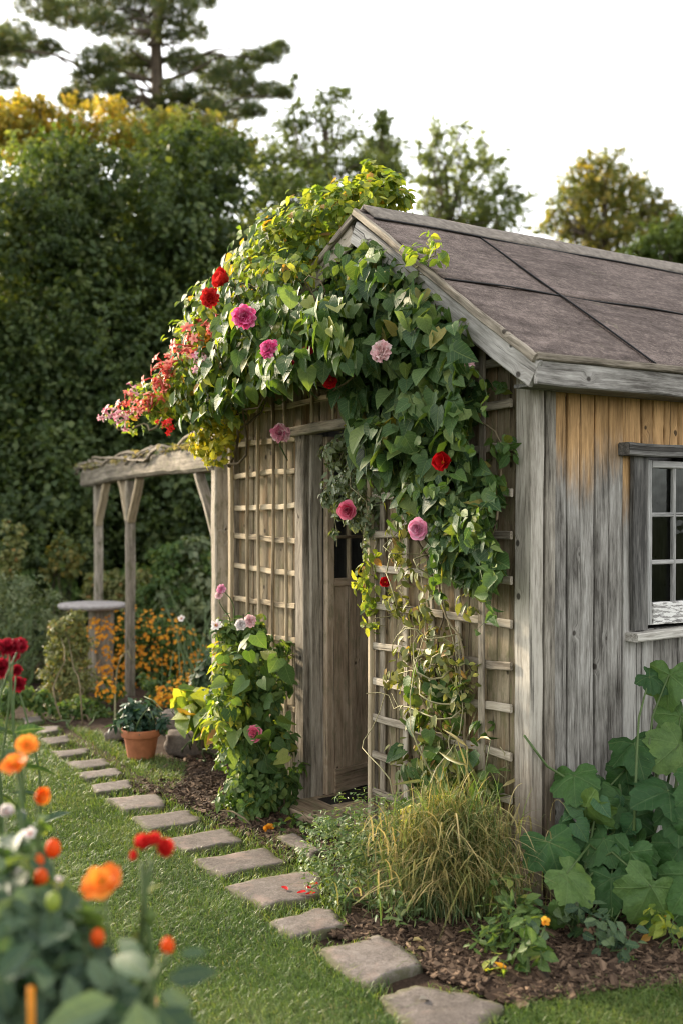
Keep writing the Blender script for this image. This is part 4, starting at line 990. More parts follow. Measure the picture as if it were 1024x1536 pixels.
# big pale leaves and shoots along the crest
m = M(); sh = M()
for px, py, o, s in ((352,388,.2,.10),(365,360,.15,.05),(378,385,.2,.09),(395,372,.15,.11),(402,398,.2,.08),(430,352,.1,.09),(455,340,.1,.09),(478,304,.0,.09),(292,466,.4,.065),(288,497,.4,.075),(300,470,.35,.06),(415,372,.15,.09),(445,360,.1,.08),(492,300,-.05,.07),(520,290,-.1,.08),(420,395,.25,.09),(385,405,.25,.08)):
    p = WP(px, py, o); a = p + (np.array([.25, .1, -.25]) + rng.normal(size=3) * .05) * .6
    tube(sh, wander(a, p, 6, .03), [.003, .0015], 4)
    for q in range(2): leaves(m, p[None] + rng.normal(size=(1, 3)) * .02, (UP * .5 + TOV * .5 + rng.normal(size=3) * .4)[None], (np.array([-.7, -.2, .1]) + rng.normal(size=3) * .4)[None], [s * 1.15], OVATE, fold=.2)
for px, py, o, r in ((560,262,-.2,.05),(585,282,-.2,.06),(545,285,-.15,.07),(575,300,-.2,.06),(600,297,-.25,.05),(525,300,-.1,.06),(556,246,-.2,.03),(590,268,-.2,.03)):
    c = WP(px, py, o); tube(sh, wander(c - UP * .2 + DL * .05, c + UP * .05, 6, .04), [.004, .0015], 4)
    clump_leaves(m, [(c, r)], 26, .058, OVATE, bias=UP * .6, shell=.3)
part('young_foliage', m, MT['lime'], hon); part('shoot_stem', sh, MT['gstem'], hon)
m = M()
for a, b in (((345,700),(400,560)),((430,560),(480,420)),((400,560),(300,560)),((350,560),(230,610)),((420,560),(380,430)),((230,610),(165,628)),((470,580),(520,560)),((360,640),(395,560)),((300,590),(215,600))):
    for q in range(2): tube(m, wander(WP(*a, .2), WP(*b, .45), 12, .12), [.009, .003], 5)
part('stem', m, MT['stem'], hon)
def trumpets(name, parent, c, r, n, mat, label=None):
    m = M()
    for i in range(n):
        d = unit(rng.normal(size=3) + np.array([-.4, -.5, .35])); u, v = basis(d); L = r * rng.uniform(.7, 1.15)
        p0 = c + rng.normal(size=3) * r * .35
        bend = -UP * L * .25 * rng.uniform(0, 1)
        tube(m, [p0, p0 + d * L * .5, p0 + d * L * .9 + bend], [.0022, .004, .0065] if len([0]) else 0, 5, cap=False)
        for k in range(5):
            a = k * 1.257 + rng.normal() * .1
            petal(m, p0 + d * L * .88 + bend, d, u * math.cos(a) + v * math.sin(a), L * .42, L * .13, .7, 1.7, rnd=rng.uniform(), nu=3, nv=3)
    return part(name, m, MT[mat], parent, label=label)
for px, py, o, r, n, mt_ in ((240,575,.5,.07,13,'coral'),(262,548,.45,.07,12,'coral'),(252,560,.5,.06,9,'coral'),(296,521,.42,.085,16,'coral'),(226,606,.5,.07,12,'coral'),(212,612,.52,.05,7,'coral'),(194,602,.52,.055,9,'coral'),(186,622,.55,.06,11,'dusty'),(166,622,.55,.06,11,'dusty'),(206,590,.5,.045,6,'dusty'),(247,640,.5,.05,7,'scarlet'),(316,510,.4,.06,9,'yellow'),(328,493,.4,.05,7,'coral'),(303,543,.45,.05,8,'dusty')):
    trumpets('flower_cluster', hon, WP(px, py, o + .12), r * 1.1, n, mt_)
add_bloom(hon, 343, 424, .50, 21, 'cupped', 'scarlet', 'bright red bloom on the crest of the mound', nrm=[-.7, -.5, .3])
add_bloom(hon, 317, 447, .58, 15, 'ruffle', 'scarlet', None)
add_bloom(hon, 367, 476, .68, 18, 'ruffle', 'magenta', 'magenta ruffled bloom on the mound')
add_bloom(hon, 405, 524, .72, 15, 'ruffle', 'magenta', None)
# spray leaves at the outer tip
m = M()
for px, py in ((205,600),(190,615),(175,622),(230,615),(240,590),(205,585),(200,640),(250,625)): clump_leaves(m, [(WP(px, py, .5), .07)], 22, .042, OVATE, shell=.2, bias=UP * .4)
part('tip_foliage', m, MT['lime'], hon)

# yellow clump between honeysuckle and arbor
yc = thing('yellow_climber', WP(320, 700, .1), 'clump of yellow leaved climber hanging where the arbor beam meets the shed', 'climber')
m = M(); clump_leaves(m, [(WP(x, y, .3), r) for x, y, r in ((325,630,.13),(310,655,.12),(340,640,.11),(300,670,.10),(325,672,.10),(293,655,.07))], 620, .05, OVATE, shell=.4, bias=TOV * .4 + UP * .2, sub=60, subr=.35)
part('foliage', m, MT['yellowleaf'], yc)
m = M()
for q in range(5): tube(m, wander(WP(330 + rng.normal() * 8, 600, .35), WP(310 + rng.normal() * 15, 680, .3), 8, .06), [.004, .002], 5)
part('stem', m, MT['stem'], yc)

# fine foliage hanging in the doorway top
dv_ = thing('doorway_climber', W(1.4, .02, 1.9), 'fine grey green creeper hanging down inside the top of the shed doorway', 'climber')
m = M(); DCL = [(WP(x, y, o), r) for x, y, o, r in ((505,672,.06,.10),(520,690,.05,.12),(540,715,.06,.13),(515,735,.05,.12),(545,755,.08,.11),(512,755,.05,.09),(530,775,.06,.10),(510,800,.05,.05),(548,795,.06,.07),(500,680,.04,.07))]
clump_leaves(m, DCL, 1900, .034, OVATE, shell=.3, sub=110, subr=.35, bias=TOV * .6 + UP * .3); part('foliage', m, MT['grey'], dv_)
m = M()
for (x, y), (x2, y2) in (((520,660),(505,820)),((545,670),(548,830)),((530,665),(515,790)),((555,680),(556,900)),((495,730),(540,695)),((500,745),(550,700))): tube(m, wander(WP(x, y, .06), WP(x2, y2, .07), 10, .06), [.004, .002], 5)
part('stem', m, MT['pstem'], dv_)
m = M()
for x, y in ((548,850),(545,870),(553,885),(540,880),(556,830),(550,905),(556,935)): clump_leaves(m, [(WP(x, y, .07), .045)], 16, .05, OVATE, shell=.2, bias=TOV * .5)
part('trailing_foliage', m, MT['lime'], dv_)

# dry climber on the lower trellis
dry = thing('dry_climber', W(.75, -.08, 0), 'sparse half withered climber with dry stems on the lower trellis', 'climber')
m = M()
for a, b in (((690,1290),(640,930)),((650,1300),(600,880)),((720,1280),(690,940)),((680,1260),(655,860)),((705,1290),(735,1120)),((640,1280),(585,1040)),((660,960),(590,940)),((680,1000),(585,985)),((650,900),(600,800)),((690,1060),(580,1040)),((655,1000),(700,985)),((690,1180),(745,1160)),((600,920),(585,800))):
    for q in range(2): tube(m, wander(WP(a[0] + rng.normal() * 8, a[1], .08), WP(b[0] + rng.normal() * 10, b[1], .06), 12, .14), [.0045, .002], 5)
part('stem', m, MT['pstem'], dry)
m = M(); k = 0
DC = [(600,905,.05),(620,920,.05),(645,905,.06),(610,975,.06),(650,965,.07),(680,985,.06),(660,1000,.07),(590,1010,.05),(620,1030,.05),(665,1040,.07),(690,1045,.06),(640,1090,.07),(670,1080,.06),(620,1075,.06),(650,1130,.08),(680,1150,.07),(700,1140,.06),(620,1160,.06),(660,1180,.09),(720,1180,.05),(600,1130,.05),(640,1010,.06),(700,1010,.05),(595,830,.05),(605,860,.05),(600,790,.05),(585,900,.05),(640,860,.06),(700,905,.04)]
clump_leaves(m, [(WP(x, y, .10), r * 1.25) for x, y, r in DC], 900, .046, OVATE, shell=.2, bias=TOV * .6 + UP * .2, tipdown=.9)
part('foliage', m, MT['olive'], dry)
m = M(); clump_leaves(m, [(WP(x, y, .12), r) for x, y, r in DC[8:22]], 80, .075, HEART, shell=.2, bias=TOV * .8, tipdown=1.2)
shingle(m, [(700,1200),(640,1160),(600,1200),(640,1230)], 30, .1, .2, .08); part('broad_foliage', m, MT['mid'], dry)
m = M()
for px, py in ((750,665),(745,670),(760,678),(742,735),(750,728),(725,495),(742,575),(708,880),(735,1165),(738,1180),(720,1095)): clump_leaves(m, [(WP(px, py, .075), .045)], 9, .062, OVATE, shell=.2, bias=TOV * .6, tipdown=.7)
part('sprig_foliage', m, MT['mid'], dry)

# sprig lying over the roof edge
sp = thing('roof_sprig', WP(625, 390, .2), 'pale variegated sprig growing up over the roof edge', 'climber')
m = M(); pts = wander(WP(622, 402, .19), WP(648, 358, .17), 8, .03); tube(m, pts, [.004, .0015], 5); tube(m, wander(WP(630,388,.19), WP(662,378,.18), 6, .02), [.003, .0015], 5); part('stem', m, MT['pstem'], sp)
m = M()
for px, py in ((645,352),(650,360),(658,372),(665,378),(635,372),(615,378),(610,370),(655,385),(628,385),(640,380),(622,375)): clump_leaves(m, [(WP(px, py, .185), .022)], 4, .052, OVATE, shell=.2, bias=UP * .5 + TOV * .3)
part('foliage', m, MT['lime'], sp)

# ------------------------------------------------------------------ bushes and plants near the shed
def bush(name, label, cat, base, clumps, n, size, mat, tpl=OVATE, stems=9, sub=90, group=None, shell=.4, subr=.33, bias=(0, -.2, .5), stemmat='gstem', extra=None, **k):
    b = thing(name, base, label, cat, group)
    m = M(); clump_leaves(m, clumps, n, size, tpl, sub=sub, shell=shell, subr=subr, bias=bias, **k); part('foliage', m, MT[mat], b)
    m = M()
    for q in range(stems):
        c, r = clumps[rng.integers(len(clumps))]; r = np.mean(r)
        tube(m, wander(np.array(base) + rng.normal(size=3) * [.06, .06, 0], np.array(c) + rng.normal(size=3) * r * .5, 8, .08), [.007, .002], 5)
    part('stem', m, MT[stemmat], b); return b
def pc(l): return [(P(x, y, Y), r) for x, y, Y, r in l]
fb = bush('flowering_bush', 'tall leafy bush with pink and white flowers between lattice and doorway', 'bush', G(395, 1242),
     pc([(375,950,5.85,.12),(350,960,5.8,.11),(400,970,5.9,.12),(370,1000,5.8,.17),(405,1010,5.9,.13),(360,1050,5.75,.17),(400,1060,5.8,.16),(350,1090,5.7,.13),(425,990,5.95,.07),(410,1120,5.75,.15),(365,1130,5.7,.17),(390,1175,5.7,.19),(370,1200,5.65,.16),(415,1200,5.75,.13),(385,1225,5.6,.14),(425,1160,5.8,.1),(345,1040,5.75,.08)]), 5600, .05, 'mid', stems=4, sub=260, subr=.36, stemmat='stem')
m = M(); q = poly_sample([(335,960),(400,950),(430,980),(440,1060),(440,1140),(400,1150),(345,1130),(335,1040)], 80)
pos = np.array([P(x, y, 5.6 + .1 * rng.normal()) for x, y in q]); leaves(m, pos, np.array([-.3, -.9, .4]) + rng.normal(size=(80, 3)) * .6, np.array([0, 0, -1.0]) + rng.normal(size=(80, 3)) * .7, .066 * rng.uniform(.5, 1.5, 80), HEART); part('broad_foliage', m, MT['mid'], fb)
m = M(); clump_leaves(m, pc([(350,1010,5.65,.12),(340,980,5.7,.08),(345,1060,5.6,.1),(330,1090,5.6,.08)]), 300, .06, OVATE, shell=.7); part('pale_foliage', m, MT['lime'], fb)
def bloom_at(parent, p, n, r, kind, mat, label=None, name='flower', stalk=None, stalkmat='gstem', centre='yellow'):
    f = part(name, bloom(M(), p, n, r, kind), MT[mat], parent, label=label); n = unit(n)
    if stalk is not None:
        m = M(); tube(m, wander(stalk, np.array(p) - n * r * .12, 8, .02), [.0035, .0025], 5); part('stalk', m, MT[stalkmat], f)
    if kind in ('poppy', 'star', 'simple', 'cupped') and centre:
        m = M(); u, v = basis(n)
        for a in range(14):
            d = unit(n + .5 * (u * math.cos(a * 2.4) + v * math.sin(a * 2.4)) * rng.uniform(.2, 1)); tube(m, [p, p + d * r * .38], [r * .03, r * .05], 4)
        part('flower_centre', m, MT[centre], f)
    return f
for x, y, r, k, mt_, lb in ((333,884,.026,'ruffle','pink','small pink flower topping the bush'),(329,893,.022,'ruffle','palepink',None),(325,938,.034,'star','white','white starry flower with a pink centre'),(362,937,.032,'ruffle','white',None),(376,932,.036,'ruffle','palepink','pale pink flower near the lattice'),(382,1101,.045,'rose','hotpink','deep pink rose bloom low on the bush')):
    p = P(x, y, 5.62 if y < 1000 else 5.45); bloom_at(fb, p, [-.25, -.9, .25], r, k, mt_, lb, stalk=p + np.array([.06, .15, -.22]))
p = P(404, 1245, 5.35); wd = thing('weed', G(400, 1256), 'small weed with a yellowing flower head at the foot of the flowering bush', 'weed')
m = M(); clump_leaves(m, [(p + np.array([.06, .03, .0]), .06), (p + np.array([.15, .05, .03]), .05)], 70, .04, OVATE, shell=.2); part('foliage', m, MT['mid'], wd)
bloom_at(wd, p, [-.1, -.7, .7], .03, 'ruffle', 'yellow', stalk=G(404, 1256))

herb = bush('herb_mound', 'low round mound of small leaved grey green herb beside the stepping stones', 'herb', G(545, 1370),
     [(np.array([x, y, z]), r * 1.06) for x, y, z, r in ((.02, 4.42, .2, .17),(.14, 4.40, .2, .17),(.08, 4.5, .25, .17),(-.04, 4.5, .17, .14),(.2, 4.5, .25, .15),(.07, 4.33, .12, .15),(-.02, 4.40, .1, .13),(.19, 4.36, .13, .13))], 5200, .024, 'fern', LANCE, stems=5, sub=420, subr=.22, shell=.75, bias=(0, -.1, .7), tipdown=-.5)

# fountain of half dry grass
og = thing('ornamental_grass', G(690, 1395), 'drooping clump of half dry ornamental grass at the foot of the trellis', 'grass clump')
m = M(); m2 = M()
for n, mm, hh, cc in ((1700, m, (.14, .36), None), (1000, m2, (.16, .42), None)):
    base = np.array([.43, 4.22, .0]) + rng.normal(size=(n, 3)) * [.11, .05, 0]; zz = rng.uniform(0, 1, n) ** 1.4 * .36; base[:, 2] = zz; base[:, 0] = .43 + (base[:, 0] - .43) * (1.15 - zz * 1.2); base[:, 1] += zz * .22
    a = rng.uniform(0, 2 * np.pi, n); lean = np.column_stack([np.cos(a) * .8 + .05, np.sin(a) * .6 - .42, np.zeros(n)]) * .42
    blades(mm, base, rng.uniform(*hh, n), rng.uniform(.0028, .006, n), lean, rng.uniform(.4, 1.7, n), seg=7)
part('green_blades', m, MT['fern'], og); part('dry_blades', m2, MT['straw'], og)
m = M()
for n in (1,):
    k = 800; base = np.array([.43, 4.13, .0]) + rng.normal(size=(k, 3)) * [.14, .06, 0]; base[:, 2] = rng.uniform(.10, .38, k); base[:, 0] = .43 + (base[:, 0] - .43) * (1.25 - base[:, 2]); base[:, 1] += base[:, 2] * .3
    lean = np.column_stack([rng.normal(size=k) * .2 - .05, -np.abs(rng.normal(size=k)) * .35, np.zeros(k)])
    blades(m, base, rng.uniform(.1, .3, k), rng.uniform(.004, .008, k), lean, rng.uniform(1.5, 3.2, k), seg=6)
part('hanging_blades', m, MT['straw'], og)
m = M()
for px, py, px2, py2 in ((700,1330,690,1150),(720,1330,735,1110),(690,1300,700,1120),(735,1300,752,1180),(640,1300,635,1170),(745,1330,765,1240),(660,1310,652,1200)):
    a = P(px, py, 4.3); b = P(px2, py2, 4.4); s = wander(a, b, 8, .05); tube(m, s, [.003, .002], 5)
    leaves(m, s[3:8:2], np.array([[0, -1, .2]] * 3) + rng.normal(size=(3, 3)) * .3, np.array([[.3 * rng.choice([-1, 1]), 0, .6]] * 3) + rng.normal(size=(3, 3)) * .3, [.10, .13, .11], LANCE, droop=.8, waist=.40)
part('seed_stalk', m, MT['straw'], og)
m = M()
clump_leaves(m, pc([(640,1240,4.35,.07),(660,1210,4.35,.06),(615,1225,4.4,.05)]), 130, .04, OVATE, shell=.2); part('weed_foliage', m, MT['yellowleaf'], og)

# broad leaved plant under the window
sq = thing('squash_plant', np.array([1.15, 4.05, 0]), 'squash plant with very large lobed dark green leaves under the shed window', 'plant')
LV = [(863,1178,4.35,.21),(872,1228,4.22,.22),(828,1283,4.15,.24),(862,1325,4.05,.22),(838,1385,4.0,.15),(925,1212,4.3,.22),(950,1240,4.25,.18),(955,1132,4.4,.24),(1004,1128,4.35,.24),(985,1195,4.15,.26),(1020,1222,4.1,.26),(935,1296,4.1,.22),(968,1350,4.0,.24),(1008,1280,4.05,.24),(893,1268,4.2,.2),(1003,1030,4.5,.24),(985,1020,4.5,.16),(915,1335,4.1,.2),(900,1190,4.4,.15),(940,1170,4.4,.2),(1030,1330,4.0,.25),(1010,1085,4.45,.2),(885,1300,4.25,.2),(960,1280,4.2,.2),(1050,1180,4.1,.26),(1060,1100,4.3,.26),(1050,1260,4.0,.26),(905,1385,4.2,.13),(985,1390,4.1,.17),(860,1260,4.3,.16),(1070,1030,4.5,.25),(1100,1200,4.1,.28),(1110,1300,4.0,.26),(870,1390,4.15,.1),(945,1390,4.15,.14),(1040,1385,4.0,.18)]
m = M(); st = M()
for x, y, Y, s in LV:
    c = P(x, y, Y); n = np.array([-.25, -.85, .55]) + rng.normal(size=3) * [.5, .3, .4]; tip = np.array([-.25, -.3, -.8]) + rng.normal(size=3) * [.5, .2, .25]
    c0 = c - unit(tip) * s * .22
    lobed_leaf(m, c0, n, tip, s * 1.06, wave=.09)
    b = np.array([1.2 + rng.normal() * .12, 4.28 + rng.normal() * .08, .12 + max(0, c[2] - .55) * .7])
    mid = (b + c0) / 2 + np.array([0, .05, .12]); tube(st, [b, mid * .6 + b * .4 + UP * .03, mid, c0 * .6 + mid * .4, c0 - unit(n) * .004], [.006, .003], 6)
part('foliage', m, MT['squash'], sq)
for q in range(5): tube(st, wander([1.2 + rng.normal() * .1, 4.3, 0], [1.25 + rng.normal() * .15, 4.35, .3 + .1 * q], 8, .05), [.008, .005], 6)
part('stem', st, MT['gstem'], sq)
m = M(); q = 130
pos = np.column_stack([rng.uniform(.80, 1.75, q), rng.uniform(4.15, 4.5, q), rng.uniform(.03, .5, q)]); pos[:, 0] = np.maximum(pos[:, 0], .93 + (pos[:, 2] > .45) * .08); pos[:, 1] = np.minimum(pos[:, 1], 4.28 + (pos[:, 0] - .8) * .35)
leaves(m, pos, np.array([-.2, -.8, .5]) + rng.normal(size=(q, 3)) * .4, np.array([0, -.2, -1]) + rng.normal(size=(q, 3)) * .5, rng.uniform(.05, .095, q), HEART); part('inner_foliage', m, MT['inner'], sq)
# young plants in the mulch
def sprout(px, py, label, h, n, size, mat='mid', tpl=OVATE, spread=.05, kind='weed'):
    b = G(px, py); t = thing('young_plant', b, label, kind, 'young plants in the mulch bed')
    m = M(); clump_leaves(m, [(b + np.array([rng.normal() * spread, rng.normal() * spread * .5, h * f]), spread * 1.1) for f in (.25, .5, .75, 1.0)], n, size, tpl, shell=.2, bias=(0, -.3, .8), tipdown=0)
    part('foliage', m, MT[mat], t); m = M()
    for q in range(4): tube(m, wander(b + rng.normal(size=3) * [.02, .02, 0], b + np.array([rng.normal() * spread, rng.normal() * spread, h]), 6, .02), [.003, .0015], 5)
    part('stem', m, MT['gstem'], t); return t
sprout(735, 1435, 'feathery young plant in the mulch below the corner post, nearest the grass clump', .16, 150, .045, 'mid', LANCE, .075)
sprout(768, 1415, 'leafy seedling right in front of the corner post foot', .20, 110, .05, 'mid', OVATE, .06)
t = sprout(803, 1470, 'upright seedling with a yellow flower in the mulch, closest to the path', .19, 40, .062, 'mid', OVATE, .03)
p = G(803, 1470) + np.array([.03, 0, .2]); bloom_at(t, p, [.2, -.6, .6], .022, 'simple', 'yellow', stalk=G(803, 1470))
sprout(742, 1472, 'tiny seedling with pale yellowish leaves at the mulch edge by the second stone', .07, 14, .055, 'lime', OVATE, .03)
sprout(905, 1432, 'low dark leafy weed in the mulch under the squash leaves', .12, 70, .05, 'foreleaf', OVATE, .08)
sprout(1003, 1425, 'light green bushy seedling in the mulch below the window', .13, 60, .045, 'lime', OVATE, .045)
sprout(860, 1410, 'small weed in the mulch between corner post and squash plant', .13, 60, .05, 'foreleaf', OVATE, .07)
sprout(940, 1445, 'tiny sprout alone in the mulch near the grass corner', .03, 7, .03, 'lime', OVATE, .015)
sprout(598, 1232 + 160, 'low green weed between the herb mound and the grass clump', .12, 90, .04, 'fern', LANCE, .06)
sprout(480, 1258, 'small weed in the mulch in front of the doorstep', .09, 60, .035, 'fern', OVATE, .06)
sprout(505, 1262, 'second small weed before the doorstep, next to the herb mound', .10, 60, .035, 'grey', OVATE, .05)
# petals fallen on the fourth stone
for k, (x, y) in enumerate(((446,1340),(462,1328),(459,1342),(432,1335),(470,1333))):
    m = M(); c = G(x, y, .033); a = rng.uniform(0, 6.28)
    petal(m, c, UP, np.array([math.cos(a), math.sin(a), 0]), .035 + .01 * rng.uniform(), .014, 1.5, 1.35, cup=.3, ruffle=.06, rnd=rng.uniform())
    tag(part('fallen_petal', m, MT['red'], origin=c), 'small red petal fallen on the wide stepping stone', 'petal', 'red petals fallen on the stepping stone')
for (x, y), lab in (((627,1500), 'brown dead leaf on the stepping stone nearest to the viewer'), ((618,1411), 'pale dry leaf lying on the mulch by the second stepping stone'), ((1040*.5+105,1424), 'dry leaf lying in the mulch below the ornamental grass')):
    c = G(x, y, .034); m = M(); leaves(m, c[None], np.array([[.1, -.2, 1.]]), np.array([[1., .4, 0]]), [.045], OVATE, fold=.5); tag(part('fallen_leaf', m, MT['straw'] if x != 627 else MT['bark'], origin=c), lab, 'leaf')

# ------------------------------------------------------------------ arbor, table, pot, rocks
def onY(px, py, Y): return P(px, py, Y)
arb = thing('arbor', G(200, 1042), 'old grey timber arbor with knee braces and dry vine stems along its beam', 'arbor')
A1, A2, A3 = P(331, 700, 7.15), P(201, 723, 9.45), P(148, 729, 10.65)
AD = unit((A3 - A1) * [1, 1, 0]); AS = np.cross(AD, UP); ZBm = 1.905
def AP(a, z, o=0.0): return np.array([A1[0], A1[1], 0]) + AD * a + UP * z + AS * o
LA2 = np.dot(A2 - A1, AD); LA3 = np.dot(A3 - A1, AD)
post3 = [('post', 0.0, .100, 2.03), ('post', LA2, .078, ZBm - .006), ('post', LA3, .080, ZBm - .006)]
for nm, a, w_, z in post3: one_plank(nm, MT['arbor'], arb, AP(a, -.03), AP(a + .01, z), w_, w_, AS, seg=14, jit=.004, ch=.010, twist=.2)
one_plank('beam', MT['arbor'], arb, AP(-.02, ZBm + .08, -.0), AP(LA3 + .55, ZBm + .085, 0), .16, .15, UP, seg=22, jit=.012, ch=.022, wj=.03)
for a0, sgn, L, d in ((LA2, 1, .36, 0), (LA2, -1, .36, 0), (LA3, -1, .40, 0), (.05, 1, .46, 0)):
    one_plank('brace', MT['lath2'] if a0 > 1 else MT['arbor'], arb, AP(a0 + sgn * .03, ZBm - L), AP(a0 + sgn * (L * .95), ZBm + .01), .07, .05, UP if False else AS, seg=8, jit=.003, ch=.008)
m = M()
for q in range(46):
    a = rng.uniform(.0, LA3 + .5); L = rng.uniform(.3, 1.1); o = rng.normal() * .055
    tube(m, wander(AP(a, ZBm + .165 + rng.uniform(0, .03), o), AP(min(a + L, LA3 + .62), ZBm + .165 + rng.uniform(0, .035), o + rng.normal() * .04), 9, .06), [rng.uniform(.010, .024), .006], 6)
part('dry_vine', m, MT['bark'], arb)
m = M(); k = 420; a = rng.uniform(0, LA3 + .5, k); pos = np.array([AP(x, ZBm + .17 + abs(rng.normal()) * .02, rng.normal() * .07) for x in a]); leaves(m, pos, UP + rng.normal(size=(k, 3)) * .7, rng.normal(size=(k, 3)), .05 * rng.uniform(.5, 1.4, k), OVATE, fold=.6); part('dead_leaf_litter', m, MT['straw'], arb)['kind'] = 'stuff'
hk = thing('wire_hook', P(337, 805, 6.95), 'heart shaped wire hook hanging from the arbor post next to the shed', 'hook')
m = M(); c = P(337, 805, 7.05); u = unit(np.array([1, .2, 0])); tt = np.linspace(0, 2 * np.pi, 26)
tube(m, [c + u * (.045 * math.sin(t) ** 3) * -1 + UP * (.052 * math.cos(t) - .02 * math.cos(2 * t) - .006 * math.cos(3 * t)) for t in tt], .0035, 5, cap=False); tube(m, [c + UP * .02, c + UP * .06, c + UP * .075 + np.array([0, .05, 0])], .003, 5); part('wire', m, MT['wire'], hk)

TY = 9.9; tc = P(139, 905, TY); tb = thing('garden_table', np.array([tc[0], TY, 0]), 'round pale stone garden table on a square pedestal at the arbor post', 'table')
m = M(); lathe(m, [(.001, tc[2] - .052), (.26, tc[2] - .052), (.305, tc[2] - .04), (.318, tc[2] - .02), (.314, tc[2] - .004), (.29, tc[2] + .002), (.001, tc[2] + .003)], np.array([tc[0], TY, 0]), 48, .012); part('table_top', m, MT['tstone'], tb)
m = M(); plank(m, [tc[0] + .08, TY, -.02], [tc[0] + .08, TY, tc[2] - .053], .19, .19, np.array([.8, .5, 0]), seg=6, jit=.003, ch=.012); part('pedestal', m, MT['arbor'], tb, smooth=False)

pb = G(212, 1139); pot = thing('flower_pot', pb, 'terracotta flower pot standing on the ground at the arbor post', 'flower pot')
s = 1.0
m = M(); lathe(m, [(.001, .004), (.082, .004), (.086, .012), (.112, .155), (.114, .158)], pb, 40, .006); part('body', m, MT['terra'], pot)
m = M(); lathe(m, [(.113, .150), (.122, .152), (.127, .160), (.129, .196), (.127, .203), (.117, .204), (.112, .196), (.108, .15)], pb, 40, .005); part('rim', m, MT['terra'], pot)
m = M(); lathe(m, [(.001, .184), (.06, .187), (.113, .18)], pb, 24); part('potting_soil', m, MT['soil'], pot)
bush('pot_plant', 'dark blue green leafy plant growing in the terracotta pot', 'plant', pb + UP * .18, [(pb + np.array([x, y, z]), r) for x, y, z, r in ((0, 0, .28, .11),(-.08, 0, .25, .09),(.09, 0, .26, .09),(.02, -.06, .27, .08),(-.05, .03, .32, .07),(.06, .03, .32, .07),(.13, 0, .23, .05),(-.13, 0, .22, .05),(.0, -.1, .22, .06))], 620, .055, 'potleaf', OVATE, stems=10, sub=60, waist=.8)
def rock(px, py, w, h, d, label, tilt=0.0):
    c = G(px, py) + np.array([0, d * .4, 0]); nU, nV = 22, 14; m = M()
    th = np.linspace(0, 2 * np.pi, nU, endpoint=False); ph = np.linspace(-.5 * np.pi, .5 * np.pi, nV); sd = rng.uniform(0, 9, 6)
    V = []
    for p_ in ph:
        for t_ in th:
            x, y, z = math.cos(p_) * math.cos(t_), math.cos(p_) * math.sin(t_), math.sin(p_)
            f = max(abs(x), abs(y), abs(z)); f = .35 + .65 / max(f, .5) * .75
            f *= 1 + .10 * math.sin(x * 3 + sd[0]) * math.sin(y * 4 + sd[1]) + .06 * math.sin(z * 7 + sd[2] + x * 5)
            V.append((x * f * w / 2, y * f * d / 2, z * f * h * .62 + h * .42 + x * tilt))
    V = np.array(V) + c; i = np.arange(nU); i2 = (i + 1) % nU
    q = np.concatenate([np.column_stack([a * nU + i, a * nU + i2, (a + 1) * nU + i2, (a + 1) * nU + i]) for a in range(nV - 1)])
    m.add(V, [q], rnd=rng.uniform()); return tag(part('rock', m, MT['rock'], origin=c, smooth=True), label, 'rock', 'rocks edging the bed by the arbor')
rock(172, 1114, .20, .10, .18, 'grey pointed rock on the lawn side of the terracotta pot', .03)
rock(275, 1136, .32, .17, .24, 'brown boulder between terracotta pot and flowering bush, closest to the pot')
rock(322, 1134, .24, .14, .2, 'brown boulder half under the leaves of the flowering bush')
rock(300, 1112, .34, .20, .22, 'larger boulder behind the two brown boulders at the bed edge')
rock(255, 1100, .26, .16, .2, 'boulder in the shade just behind the terracotta pot')

# ------------------------------------------------------------------ shrubs of the middle distance
def blob(px, py, Y, rpx, squash=1.0):
    r = rpx / FPX * Y; return (P(px, py, Y), np.array([r, r, r * squash]))
bush('hosta', 'pale broad leaved hosta between boulders and flowering bush', 'plant', G(300, 1130), [blob(272,1050,6.6,16), blob(300,1058,6.5,18), blob(320,1080,6.3,18), blob(290,1075,6.4,14), blob(325,1050,6.4,12), blob(330,1105,6.2,12)], 75, .13, 'lime', HEART, stems=12, sub=0, shell=.3)
yb = bush('yellow_flower_shrub', 'bushy shrub dotted with orange yellow flowers behind the arbor post', 'shrub', G(240, 1075), [blob(x, y, (8.9 if k < 7 else 10.0) + .1 * k % .3, r) for k, (x, y, r) in enumerate(((165,1030,22),(160,1055,20),(240,1040,26),(270,1040,26),(250,1062,22),(285,1060,20),(225,1020,14),(150,960,26),(170,975,26),(205,955,36),(240,960,36),(275,975,34),(295,1000,26),(285,1030,32),(255,1020,36),(215,1010,36),(180,1015,30),(190,1050,34),(235,1055,36),(275,1055,28),(160,1000,20),(300,1050,18)))], 11000, .045, 'mid', OVATE, stems=4, sub=400, subr=.3, shell=.5)
m = M()
q = 760; cl = [blob(x, y, 9.75 if y < 1006 else 8.75, r) for x, y, r in ((165,1035,20),(165,965,28),(200,950,38),(240,955,40),(272,975,38),(295,1005,28),(205,1000,34),(170,1005,24),(230,1000,36),(280,1040,26),(255,1050,26),(150,945,20),(300,1060,14))]
for _ in range(q):
    c, r = cl[rng.integers(len(cl))]; d = unit(rng.normal(size=3) + [0, -1.0, .5]); bloom(m, c + d * r * rng.uniform(.85, 1.12), d + np.array([0, -.3, .3]), rng.uniform(.010, .024), 'simple')
f = part('flowers', m, MT['yellow'], yb); f['kind'] = 'stuff'
